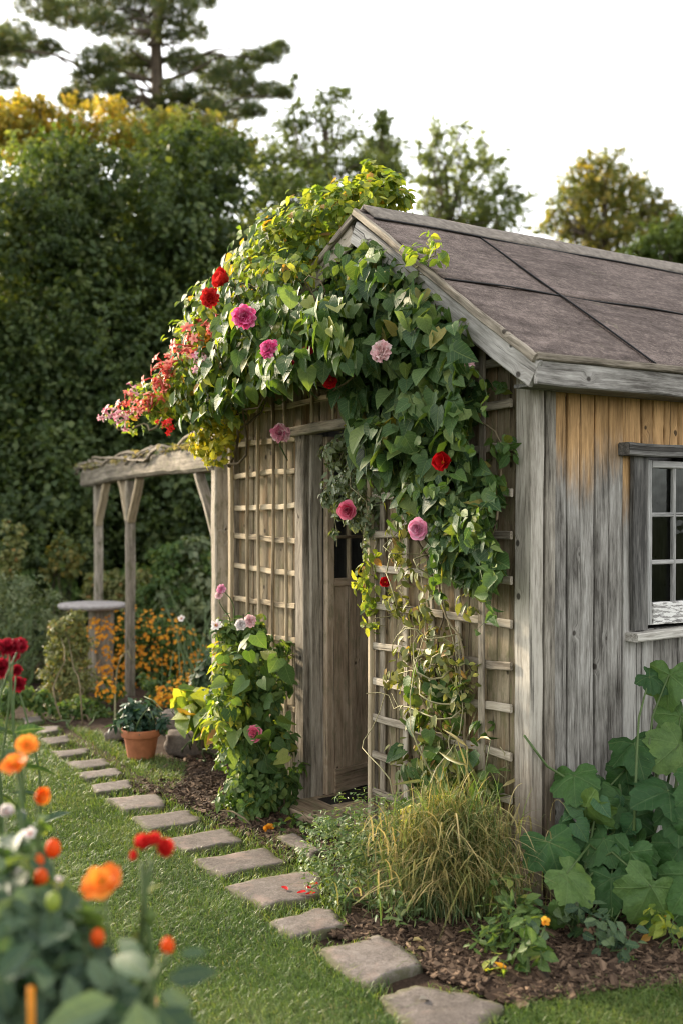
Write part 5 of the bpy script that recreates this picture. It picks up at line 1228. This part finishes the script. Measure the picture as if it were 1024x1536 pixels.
bush('feathery_shrub', 'pale yellowish green feathery shrub under the stone table', 'shrub', G(115, 1085), [blob(x, y, 8.9, r) for x, y, r in ((105,945,26),(120,975,24),(90,985,28),(112,1015,28),(80,1025,28),(130,1030,22),(105,1055,30),(130,1065,20),(75,1060,22),(88,945,18),(118,930,14))], 8000, .040, 'olive', LANCE, stems=5, sub=420, subr=.28, tipdown=-.6, stemmat='stem')
bush('grey_shrub', 'loose grey green shrub at the arbor with large silvery leaves', 'shrub', G(300, 1075) , [blob(x, y, 10.6, r) for x, y, r in ((290,830,24),(305,865,26),(270,860,22),(255,885,24),(290,905,30),(315,920,24),(260,930,28),(300,960,30),(315,1000,26),(245,845,14),(320,800,14))], 3600, .07, 'grey', OVATE, stems=18, sub=150, subr=.36)
bush('dark_shrub', 'dark green shrub filling the shade behind boulders and pot', 'shrub', G(290, 1100), [blob(x, y, 7.7, r) for x, y, r in ((310,1010,22),(318,1035,24),(300,1075,18),(325,985,20),(325,1060,18),(322,1085,18))], 3000, .05, 'foreleaf', OVATE, stems=12, sub=120)
bush('pale_shrub', 'broad pale grey green shrub in front of the dark trees, beyond the red dahlias', 'shrub', G(20, 1035), [blob(x, y, 10.2, r) for x, y, r in ((15,885,32),(50,890,30),(80,915,28),(20,930,38),(60,945,36),(95,945,22),(30,985,40),(70,990,32),(-20,900,40),(-30,960,44),(10,1020,34),(50,1030,30))], 9500, .045, 'grey', LANCE, stems=26, sub=420, subr=.3, tipdown=-.4)
bush('small_tree', 'slim young tree with yellowing leaves in front of the dark hedge', 'tree', G(90, 985), [blob(x, y, 12.0, r) for x, y, r in ((95,810,14),(85,825,16),(105,830,16),(95,845,18),(112,855,12),(80,848,12),(72,860,10),(118,835,10))], 1500, .055, 'turning', OVATE, stems=8, sub=90, stemmat='trunk')
bush('tall_weed', 'tall pale seeded perennial at the edge of the frame before the dark hedge', 'plant', G(20, 990), [blob(x, y, 11.2, r) for x, y, r in ((12,790,10),(30,795,9),(18,812,11),(28,830,11),(10,838,11),(22,855,12),(34,815,7),(8,860,10))], 1100, .05, 'olive', OVATE, stems=14, sub=80, tipdown=-.2)
bt = thing('spiky_plant', G(62, 960), 'blue green spiky leaved plant between slim tree and pale shrub', 'plant')
m = M(); k = 150; base = np.column_stack([rng.normal(size=k) * .18 + G(64, 960)[0], rng.normal(size=k) * .1 + 12.6, np.zeros(k)]); blades(m, base, rng.uniform(.5, .95, k), .035, rng.normal(size=(k, 3)) * [.25, .2, 0], .4, seg=4); part('blade', m, MT['teal'], bt); bt.children[0]['kind'] = 'stuff'
bush('low_shrub', 'yellow green shrub between arbor posts behind the stone table', 'shrub', G(150, 990), [blob(x, y, 11.6, r) for x, y, r in ((130,870,16),(160,865,20),(185,880,22),(210,870,20),(235,885,22),(165,895,24),(200,905,26),(230,910,22),(140,895,16))], 4200, .05, 'olive', OVATE, stems=14, sub=200, subr=.3)
bush('mid_shrub', 'mid green rounded shrub behind the yellow flower shrub', 'shrub', G(250, 1000), [blob(x, y, 10.6, r) for x, y, r in ((240,840,20),(265,830,24),(255,865,28),(285,850,24),(225,900,26),(280,885,28),(250,910,30),(300,900,20),(310,850,20))], 4800, .05, 'mid', OVATE, stems=14, sub=210, subr=.3)
bush('edging_shrub', 'low mixed green planting along the path edge before the feathery shrub', 'shrub', G(100, 1090), [blob(x, y, 8.4, r) for x, y, r in ((60,1050,18),(85,1062,18),(110,1075,18),(135,1085,16),(150,1075,20),(40,1045,18),(20,1040,20),(170,1080,16),(0,1050,22),(120,1060,20))], 3600, .04, 'mid', OVATE, stems=3, sub=160, subr=.32)
bush('edging_shrub', 'low yellow green planting at the foot of the arbor post beside the terracotta pot', 'shrub', G(255, 1090), [blob(x, y, 7.9, r) for x, y, r in ((245,1085,12),(265,1088,13),(285,1088,12),(228,1082,9))], 1700, .04, 'olive', OVATE, stems=3, sub=90, subr=.32)
bush('back_planting', 'tall soft green planting in the shade under the arbor beam', 'shrub', G(230, 960), [blob(x, y, 12.2, r) for x, y, r in ((40,880,24),(90,890,26),(130,900,22),(170,880,26),(210,860,28),(250,840,28),(290,830,24),(310,870,24),(0,870,28),(-30,880,26),(230,890,26),(60,915,26))], 9000, .06, 'mid', OVATE, stems=6, sub=320, subr=.3)
wf = thing('white_flower', G(274, 1085), 'single white flower on a thin stalk before the grey shrub', 'flower'); bloom_at(wf, P(273, 928, 8.1), [-.1, -.9, .3], .032, 'simple', 'white', stalk=P(278, 1000, 8.15))
cs = thing('bent_cane', G(176, 1075), 'thin pale bent cane arching out beside the arbor post', 'cane'); m = M(); tube(m, [G(173, 1082), P(173, 1040, 8.75), P(176, 1005, 8.75), P(182, 985, 8.75), P(192, 976, 8.75), P(198, 990, 8.75)], [.008, .006], 6); part('cane', m, MT['pstem'], cs)

# ------------------------------------------------------------------ flowers near the viewer
def fore_flower(name, label, cat, head, n, r, kind, mat, foot, group=None, petals=None, leafy=8, buds=(), centre='yellow', stalkmat='gstem', sepal=False):
    t = thing(name, foot, label, cat, group)
    f = bloom_at(t, head, n, r, kind, mat, centre=centre)
    m = M(); st = wander(foot, head - unit(n) * r * .2, 14, .05); tube(m, st, [.006, .0032], 6)
    tube(m, [st[-1] - UP * r * .1, st[-1] - UP * .0 + (head - st[-1]) * .5, head], [r * .2, r * .25, r * .1], 7)
    part('stem', m, MT[stalkmat], t)
    k = leafy
    if k:
        m = M(); ix = rng.integers(3, 11, k); pos = st[ix]; a = rng.uniform(0, 6.28, k); d = np.column_stack([np.cos(a), np.sin(a), rng.uniform(-.1, .6, k)])
        leaves(m, pos, np.array([0, 0, 1.0]) + rng.normal(size=(k, 3)) * .35, d, rng.uniform(.06, .13, k), LANCE, waist=1.4); part('foliage', m, MT['foreleaf'], t)
    for bx in buds:
        bp, br, bm = bx; u = M(); lathe(u, [(.001, -br * 1.3), (br * .7, -br * .9), (br, -.1 * br), (br * .75, br * .8), (.001, br * 1.25)], np.zeros(3), 12); V = u.ch[0][0] + bp; u.ch[0] = (V, u.ch[0][1], u.ch[0][2]); b = part('bud', u, MT[bm], t)
        m = M(); j = st[rng.integers(4, 8)]; tube(m, wander(j, bp - UP * br, 8, .03), [.004, .003], 5); part('bud_stalk', m, MT['gstem'], b)
    return t
fl = lambda px, py, Y: P(px, py, Y)
def gf(px, Y): return np.array([(px - PCX) / FPX * Y, Y, 0.0])
fore_flower('orange_poppy', 'large open orange poppy in front of the lawn, standing apart from the others', 'flower', fl(156, 1326, 2.05), [-.1, -.6, .75], .037, 'poppy', 'orange', gf(150, 2.1), 'orange poppies along the lawn', buds=((fl(147, 1406, 2.0), .014, 'orange'), (fl(252, 1418, 2.0), .013, 'orange')), leafy=6)
fore_flower('orange_poppy', 'orange poppy highest of its cluster, above the other three at the lawn edge', 'flower', fl(41, 1119, 2.45), [.1, -.6, .6], .024, 'poppy', 'orange', gf(20, 2.45), 'orange poppies along the lawn')
fore_flower('orange_poppy', 'wide flat orange poppy just below the highest poppy', 'flower', fl(23, 1149, 2.3), [-.2, -.5, .75], .028, 'poppy', 'orange', gf(5, 2.3), 'orange poppies along the lawn')
fore_flower('orange_poppy', 'narrow orange poppy turned sideways, hanging below the wide flat one', 'flower', fl(56, 1194, 2.35), [.75, -.55, .1], .024, 'cupped', 'orange', gf(40, 2.35), 'orange poppies along the lawn', buds=((fl(80, 1272, 2.3), .017, 'orange'), (fl(58, 1293, 2.2), .014, 'orange'), (fl(62, 1316, 2.15), .015, 'orange'), (fl(80, 1352, 2.0), .015, 'lime')))
fore_flower('orange_poppy', 'small drooping orange bud flower at the bottom edge among dark leaves', 'flower', fl(268, 1492, 1.8), [.3, -.7, -.3], .012, 'cupped', 'orange', gf(250, 1.85), 'orange poppies along the lawn', leafy=0)
rf = thing('red_flower', gf(222, 2.2), 'red flower with three blooms on a stout stem before the lawn', 'flower')
m = M(); st = wander(gf(205, 2.2), fl(228, 1292, 2.2), 14, .03); tube(m, st, [.009, .006], 7); tube(m, wander(st[9], fl(222, 1380, 2.2), 6, .02), [.004, .003], 5); tube(m, wander(st[7], fl(214, 1295, 2.2), 9, .02), [.006, .006], 6); part('stem', m, MT['gstem'], rf)
for x, y, r, n in ((220, 1271, .024, (-.2, -.6, .8)), (243, 1277, .025, (.5, -.6, .5)), (207, 1283, .014, (-.6, -.6, .2)), (230, 1268, .022, (.1, -.4, .9))): bloom_at(rf, fl(x, y, 2.2), n, r, 'cupped', 'scarlet', centre=None)
u = M(); lathe(u, [(.001, -.02), (.011, -.01), (.014, .002), (.009, .014), (.001, .018)], fl(225, 1376, 2.2), 10); part('bud', u, MT['lime'], rf)
m = M(); pos = st[[8, 9, 10, 11, 11, 12]]; leaves(m, pos, rng.normal(size=(6, 3)) * .4 + [0, -.5, .6], np.array([0, 0, .8]) + rng.normal(size=(6, 3)) * .7, [.05] * 6, LANCE, waist=1.5); part('foliage', m, MT['olive'], rf)
for k, (x, y, r, lb) in enumerate(((14, 974, .040, 'wide flat dark red dahlia, topmost of the dahlias at the frame edge'), (30, 969, .026, 'dark red dahlia behind the widest one, seen half hidden'), (21, 985, .020, 'small dark red dahlia bud just under the widest dahlia'), (4, 1004, .034, 'dark red dahlia cut by the edge of the frame'), (25, 1006, .020, 'small round dark red dahlia between the cut one and the lowest one'), (27, 1027, .029, 'lowest dark red dahlia with a dark centre'))):
    fore_flower('red_dahlia', lb, 'flower', fl(x, y, 3.3 + .05 * k), [.2, -.8, .5] if k else [0, -.45, .8], r, 'ruffle', 'crimson', gf(x - 25 + 6 * k, 3.35 + .05 * k), 'dark red dahlias', leafy=5)
# leafy plants filling the near corner
def fore_plant(name, label, clumps, n, size, mat, tpl, foot, sub=0, **k):
    return bush(name, label, 'plant', foot, [blob(*c) for c in clumps], n, size, mat, tpl, stems=14, sub=sub, shell=.3, **k)
fore_plant('leafy_perennial', 'dense dark leafy perennial in the near corner below the poppies', ((30,1440,2.0,80),(100,1480,1.95,80),(20,1520,1.9,100),(130,1540,1.9,80),(60,1390,2.05,50),(180,1520,1.9,50),(-20,1380,2.0,70)), 520, .07, 'foreleaf', OVATE, gf(40, 2.0), waist=1.0)
fore_plant('broad_leaf_plant', 'plant with large dark leaves beneath the orange poppy cluster', ((20,1290,2.2,40),(60,1330,2.15,50),(20,1360,2.1,60),(90,1400,2.05,45),(-20,1320,2.2,60),(120,1440,2.0,40)), 110, .09, 'foreleaf', OVATE, gf(20, 2.2), waist=1.0)
fore_plant('fine_leaf_plant', 'pale fine leaved plant showing between the dark leaves of the near corner', ((40,1250,2.5,30),(20,1290,2.4,40),(50,1340,2.3,40),(110,1390,2.2,40),(130,1460,2.1,50),(70,1480,2.0,60),(190,1480,2.0,36)), 800, .035, 'mid', OVATE, gf(60, 2.4), sub=60)
lp = thing('lance_leaf_plant', gf(210, 1.75), 'plant with long pale veined lance leaves at the bottom edge of the photo', 'plant')
m = M()
for x, y, Y, s, tx, tz in ((175,1500,1.75,.13,-.9,-.5),(205,1500,1.72,.14,.25,-.9),(225,1470,1.8,.10,-.3,.6),(250,1468,1.8,.09,.9,.2),(232,1508,1.75,.13,.7,-.8),(270,1430,1.85,.05,1,.2),(190,1530,1.7,.13,-.3,-1),(215,1440,1.85,.07,-.5,.8),(240,1490,1.78,.06,1,-.1)):
    leaves(m, P(x, y, Y)[None], np.array([[rng.normal() * .2, -.6, .8]]), np.array([[tx, -.1, tz]]), [s], OVATE, waist=.85, fold=.25)
part('foliage', m, MT['foreleaf'], lp); m = M(); tube(m, wander(gf(205, 1.8), P(222, 1440, 1.82), 10, .04), [.008, .004], 6); tube(m, wander(P(212, 1500, 1.8), P(250, 1430, 1.85), 6, .02), [.004, .003], 5); part('stem', m, MT['gstem'], lp)
ys = thing('dry_stalk', gf(42, 1.8), 'bare yellow plant stalk poking up in the near corner', 'stalk'); m = M(); tube(m, wander(gf(40, 1.8), P(47, 1480, 1.8), 10, .03), [.006, .007], 6); part('stalk', m, MT['yellow'], ys)
for k, (x, y, Y, r) in enumerate(((10,1222,2.5,.022),(32,1222,2.5,.014),(45,1252,2.4,.018),(28,1318,2.2,.022),(88,1320,2.25,.011),(12,1452,1.9,.016))):
    t = thing('white_blossom', gf(x, Y), ('whitish blossom highest in the near corner, beside a cream one', 'small white blossom just under the sideways orange poppy', 'white blossom hanging over the dark leaves near the orange buds', 'largest white blossom, low among the dark broad leaves', 'tiny white blossom alone over the lawn by the orange buds', 'white blossom near the bottom edge amid dark leaves')[k], 'flower', 'white blossoms in the near corner')
    bloom_at(t, P(x, y, Y), [.2, -.5, .6], r, 'simple' if k else 'cupped', 'white', stalk=gf(x, Y + .03), centre='yellow')

# ------------------------------------------------------------------ trees beyond the garden
def tree(name, label, base, trunk_top, clumps, n, size, mat, tpl=DIAM, sub=200, group=None, tr=.12, limbs=10, subr=.3, shell=.5, spray=None, **k):
    b = thing(name, base, label, 'tree', group); base = np.array(base)
    m = M(); tp = np.array(trunk_top); tk = wander(base, tp, 12, .25); tube(m, tk, [tr, tr * .3], 9)
    for q in range(limbs):
        c, r = clumps[q % len(clumps)]; j = tk[min(11, int(3 + 8 * rng.uniform()))]
        tube(m, wander(j, np.array(c), 9, .2), [tr * .35, tr * .06], 6)
        for w_ in range(2): tube(m, wander(np.array(c), np.array(c) + rdir(1)[0] * np.mean(r) * .9, 6, .1), [tr * .08, tr * .03], 5)
    part('trunk', m, MT['trunk'], b)
    m = M()
    if spray:
        if n: clump_leaves(m, clumps, n, size, tpl, sub=sub, subr=subr, shell=shell, bias=(0, -.1, .6), jitter=.9, **k)
        sprays(m, clumps, *spray)
    else: clump_leaves(m, clumps, n, size, tpl, sub=sub, subr=subr, shell=shell, bias=(0, -.1, .6), jitter=.9, **k)
    part('crown', m, MT[mat], b); return b
def crown_from(base, h, r, k, low=.1, taper=.55):
    out = []
    for q in range(k):
        f = (q + .5) / k; z = h * (low + (1 - low) * f * .93); rr = r * (1 - taper * f ** 1.7); a = q * 2.4 + rng.uniform(0, .6)
        for o in (0, 1):
            d = rr * (.55 if o else .1) * rng.uniform(.7, 1.1)
            out.append((np.array([base[0] + d * math.cos(a + o * 2), base[1] + d * math.sin(a + o * 2), z]), np.array([rr * .68, rr * .68, min(h / k * 1.7, rr * .75)])))
    return out
HG = 'trees of the dark hedge beyond the arbor'
for k, (x, y, h, r, n, lb) in enumerate(((-5.3, 13.6, 6.3, 1.6, 26000, 'dense dark leafy tree at the edge of the picture behind the pale shrub'), (-3.55, 13.9, 6.7, 1.6, 30000, 'dense dark leafy tree directly behind the far arbor posts'), (-1.95, 14.3, 6.9, 1.6, 30000, 'dense dark leafy tree behind the arbor beam next to the shed'), (-.45, 14.8, 6.2, 1.5, 26000, 'dark leafy tree rising behind the honeysuckle mound'),
        (-4.6, 15.9, 7.5, 1.7, 24000, 'taller green tree under the golden foliage, farther back in the dark hedge'), (-2.7, 16.3, 7.9, 1.7, 26000, 'tallest green tree of the hedge, right under the pine'), (-.9, 16.8, 7.2, 1.6, 22000, 'green tree behind the hedge between the pine and the slender tree'), (-3.7, 17.6, 6.6, 1.9, 22000, 'green tree filling the gap deep inside the dark hedge under the golden tree'), (-1.7, 17.8, 6.6, 1.9, 22000, 'green tree deep inside the dark hedge between the tallest tree and the slender tree'))):
    tree('hedge_tree', lb, (x, y, 0), (x, y, h * .8), crown_from((x, y), h, r, 8, .08), int(n * .9), .10, 'hedge' if k < 4 else 'hedge2', DIAM, sub=500, group=HG, waist=1.15, subr=.40, shell=.3, spray=(int(n * .085), 34, .062 if k < 4 else .066, DIAM, .55, .62, .17))
def px_clumps(l, Y): return [(P(x, y, Y + (i % 3 - 1) * .35), np.array([rx / FPX * Y, rx / FPX * Y, ry / FPX * Y])) for i, (x, y, rx, ry) in enumerate(l)]
tree('golden_tree', 'tree with golden yellow leaves catching the sun over the dark hedge', (-5.2, 18.0, 0), P(70, 210, 18.0), px_clumps([(10,190,30,26),(45,200,34,24),(85,215,36,22),(130,205,34,24),(165,180,26,26),(150,160,16,14),(105,180,24,22),(60,165,26,20),(20,165,24,18),(190,205,28,18),(30,225,40,22),(110,230,40,18),(-20,190,30,30),(225,195,24,14)], 18.0), 4000, .085, 'gold', OVATE, sub=200, subr=.3, spray=(560, 20, .075, OVATE, .8, 1.0, .14, .3))
tree('olive_tree_top', 'olive green tree top between golden tree and pine', (-3.0, 18.6, 0), P(250, 200, 18.6), px_clumps([(230,200,36,20),(270,195,34,22),(310,205,34,22),(350,225,30,22),(290,225,40,20),(200,220,30,20)], 18.6), 4500, .085, 'turning', OVATE, sub=200, subr=.3, spray=(520, 20, .07, OVATE, .7, .9, .14, .3))
bl = [(410,240,34,30),(440,200,28,26),(455,250,36,30),(480,180,22,24),(500,150,16,22),(510,210,30,28),(495,260,34,26),(470,290,40,20),(520,140,9,16),(440,165,10,18),(410,285,30,20),(380,250,20,18),(540,250,24,24),(445,130,6,14)]
tree('slender_tree', 'slender open tree with fine leaves behind the shed ridge end', (-.8, 20.5, 0), P(490, 170, 20.5), px_clumps(bl, 20.5), 700, .075, 'birch', OVATE, sub=120, subr=.35, limbs=30, spray=(430, 20, .075, OVATE, 1.0, 1.25, .10, .1), tr=.1)
tree('slender_tree', 'narrow thin topped tree between the slender tree and the conical one', (.75, 21.2, 0), P(572, 190, 21.2), px_clumps([(572,195,12,20),(565,225,18,18),(585,230,18,20),(575,260,26,22),(555,285,28,20),(592,275,20,20),(577,175,6,12)], 21.2), 1200, .08, 'birch', OVATE, sub=100, subr=.35, spray=(250, 20, .075, OVATE, 1.2, 1.3, .10, .1), limbs=14, tr=.08)
tree('conical_tree', 'conical green tree with sky gaps rising over the shed roof', (2.5, 22.5, 0), P(690, 275, 22.5), px_clumps([(655,205,14,26),(690,200,12,22),(728,215,14,24),(648,240,22,24),(685,245,28,26),(725,250,26,24),(640,275,20,20),(670,285,34,24),(715,290,38,24),(755,290,24,18),(650,310,26,20),(695,325,44,22),(745,325,36,18),(775,305,18,12),(780,335,14,10),(630,240,10,18),(655,345,34,20),(720,350,50,16)], 22.5), 1200, .08, 'birch', OVATE, sub=200, subr=.3, limbs=40, spray=(520, 20, .08, OVATE, .8, 1.15, .11, .1), tr=.12)
tree('round_tree', 'round crowned tree turning yellow beyond the shed roof', (6.8, 27, 0), P(905, 280, 27), px_clumps([(905,262,40,22),(870,285,34,26),(935,285,36,28),(850,315,28,26),(895,310,36,28),(945,325,38,26),(975,310,26,22),(835,345,24,20),(875,350,36,22),(925,355,40,22),(995,330,22,20),(960,355,34,20),(1010,345,18,16)], 27.0), 2500, .10, 'turning', OVATE, sub=200, subr=.3, limbs=26, spray=(700, 20, .10, OVATE, .5, .75, .16, .3), tr=.2)
tree('bright_tree', 'fresh light green tree low over the shed roof at the picture edge', (5.8, 19.5, 0), P(1000, 370, 19.5), px_clumps([(985,365,34,22),(1020,355,36,22),(1000,390,44,22),(955,385,26,16),(1050,370,40,30),(940,400,24,14),(1085,380,40,34)], 19.5), 5000, .085, 'spring', OVATE, sub=170, subr=.3, spray=(420, 20, .07, OVATE, .7, .8, .14, .3))
# the pine
PY = 24.0
pine = thing('pine_tree', ((238 - PCX) / FPX * PY, PY, 0), 'tall pine with flat dark needle pads above the golden tree', 'tree')
m = M(); tk = np.array([P(240, 480, PY), P(241, 330, PY), P(238, 250, PY), P(238, 180, PY), P(236, 110, PY), P(234, 60, PY), P(240, 0, PY), P(243, -60, PY)]); tk = np.vstack([[(238 - PCX) / FPX * PY, PY, 0], tk]); tube(m, tk, [.24, .22, .19, .17, .15, .14, .12, .09, .05], 10)
PADS = [(60,10,36,14),(95,22,40,14),(130,14,40,16),(160,35,34,14),(210,5,44,18),(262,8,34,16),(300,-5,30,14),(205,42,34,14),(255,45,28,12),(290,45,24,12),(150,92,34,16),(185,84,36,16),(210,100,28,14),(140,118,34,14),(120,145,30,14),(175,130,30,12),(280,92,34,14),(320,100,34,14),(350,112,34,14),(375,92,24,10),(400,84,22,9),(420,72,14,8),(335,128,40,12),(375,135,30,10),(405,135,22,8),(425,140,14,7),(300,150,36,12),(345,165,40,12),(270,135,26,12),(25,45,30,10),(5,62,34,12),(45,72,34,10),(10,88,34,10),(75,70,18,6),(5,120,24,12),(-20,70,30,14),(225,-30,60,24),(150,-20,50,20),(320,170,30,10),(105,150,20,9),(380,165,20,7),(250,160,26,10),(200,160,34,12)]
nd = M()
for i, (x, y, rx, ry) in enumerate(PADS):
    Y = PY + ((i * 7) % 5 - 2) * .55; c = P(x, y, Y); r = np.array([rx / FPX * Y, rx / FPX * Y * 1.1, ry / FPX * Y])
    k = int(rx * ry * .36) + 60
    d = rdir(k); pos = c + d * r * rng.uniform(.3, 1, (k, 1)) ** .5; pos[:, 2] -= .10 * (np.abs(pos[:, 0] - c[0]) / r[0]) ** 2 * .6
    for q in range(10):
        leaves(nd, pos, rdir(k), d * [.6, .6, .2] + UP * .45 + rdir(k) * .9, rng.uniform(.10, .19, k), NEEDLE, waist=1.7)
    zt = c[2] - r[2] * .4; j = np.array([tk[4][0], PY, min(zt - .15 + .1 * rng.normal(), 12.5)]) if x > 90 or y > 100 else np.array([tk[4][0], PY, zt - 1.0])
    lm = wander(j, c - UP * r[2] * .5, 10, .25); tube(m, lm, [.04, .014], 6)
    for w_ in range(2): tube(m, wander(c - UP * r[2] * .5, c + rdir(1)[0] * r * .8, 6, .08), [.018, .007], 5)
part('trunk', m, MT['trunk'], pine); part('crown', nd, MT['needle'], pine)

# ------------------------------------------------------------------ light, sky, camera
SUN_EL, SUN_AZ = R(20), math.atan2(-.74, .67)             # low sun off to the side of the arbor
w = bpy.data.worlds.new("World"); scene.world = w; w.use_nodes = True
nt = w.node_tree; bg = nt.nodes['Background']
sky = nt.nodes.new('ShaderNodeTexSky'); sky.sky_type = 'NISHITA'; sky.sun_disc = False
sky.sun_elevation = SUN_EL; sky.sun_rotation = SUN_AZ; sky.dust_density = 2.0; sky.air_density = 1.0; sky.ozone_density = 1.0
hs = nt.nodes.new('ShaderNodeHueSaturation'); hs.inputs['Saturation'].default_value = .22
nt.links.new(sky.outputs[0], hs.inputs['Color']); nt.links.new(hs.outputs[0], bg.inputs[0]); bg.inputs[1].default_value = .06
veil = nt.nodes.new('ShaderNodeBackground'); veil.inputs[0].default_value = (1.0, .965, .915, 1); veil.inputs[1].default_value = .17   # thin even evening cloud
ad = nt.nodes.new('ShaderNodeAddShader'); nt.links.new(bg.outputs[0], ad.inputs[0]); nt.links.new(veil.outputs[0], ad.inputs[1])
nt.links.new(ad.outputs[0], nt.nodes['World Output'].inputs[0])
sd = bpy.data.lights.new('sun', 'SUN'); sd.energy = 2.0; sd.angle = R(6); sd.color = (1.0, .82, .58)
so = bpy.data.objects.new('sun', sd); COL.objects.link(so)
from mathutils import Vector
dv = Vector((math.sin(SUN_AZ) * math.cos(SUN_EL), math.cos(SUN_AZ) * math.cos(SUN_EL), math.sin(SUN_EL)))
so.rotation_euler = dv.to_track_quat('Z', 'Y').to_euler(); so.location = (-6, 12, 9)
cd = bpy.data.cameras.new('camera'); co = bpy.data.objects.new('camera', cd); COL.objects.link(co); scene.camera = co
co.location = (0, 0, CAMH); co.rotation_euler = (R(90), 0, 0)
cd.sensor_fit = 'VERTICAL'; cd.sensor_height = 36; cd.lens = 36 * FPX / 1536; cd.shift_y = (HOR - 768) / 1536
cd.clip_start = .05; cd.clip_end = 900
cd.dof.use_dof = True; cd.dof.focus_distance = 4.9; cd.dof.aperture_fstop = 1.55
scene.view_settings.view_transform = 'Standard'; scene.view_settings.look = 'None'; scene.view_settings.gamma = 1
scene.view_settings.exposure = 2.45
scene.cycles.max_bounces = 8; scene.cycles.transparent_max_bounces = 12; scene.cycles.diffuse_bounces = 4
scene.cycles.use_denoising = True
scene.cycles.filter_width = 1.0
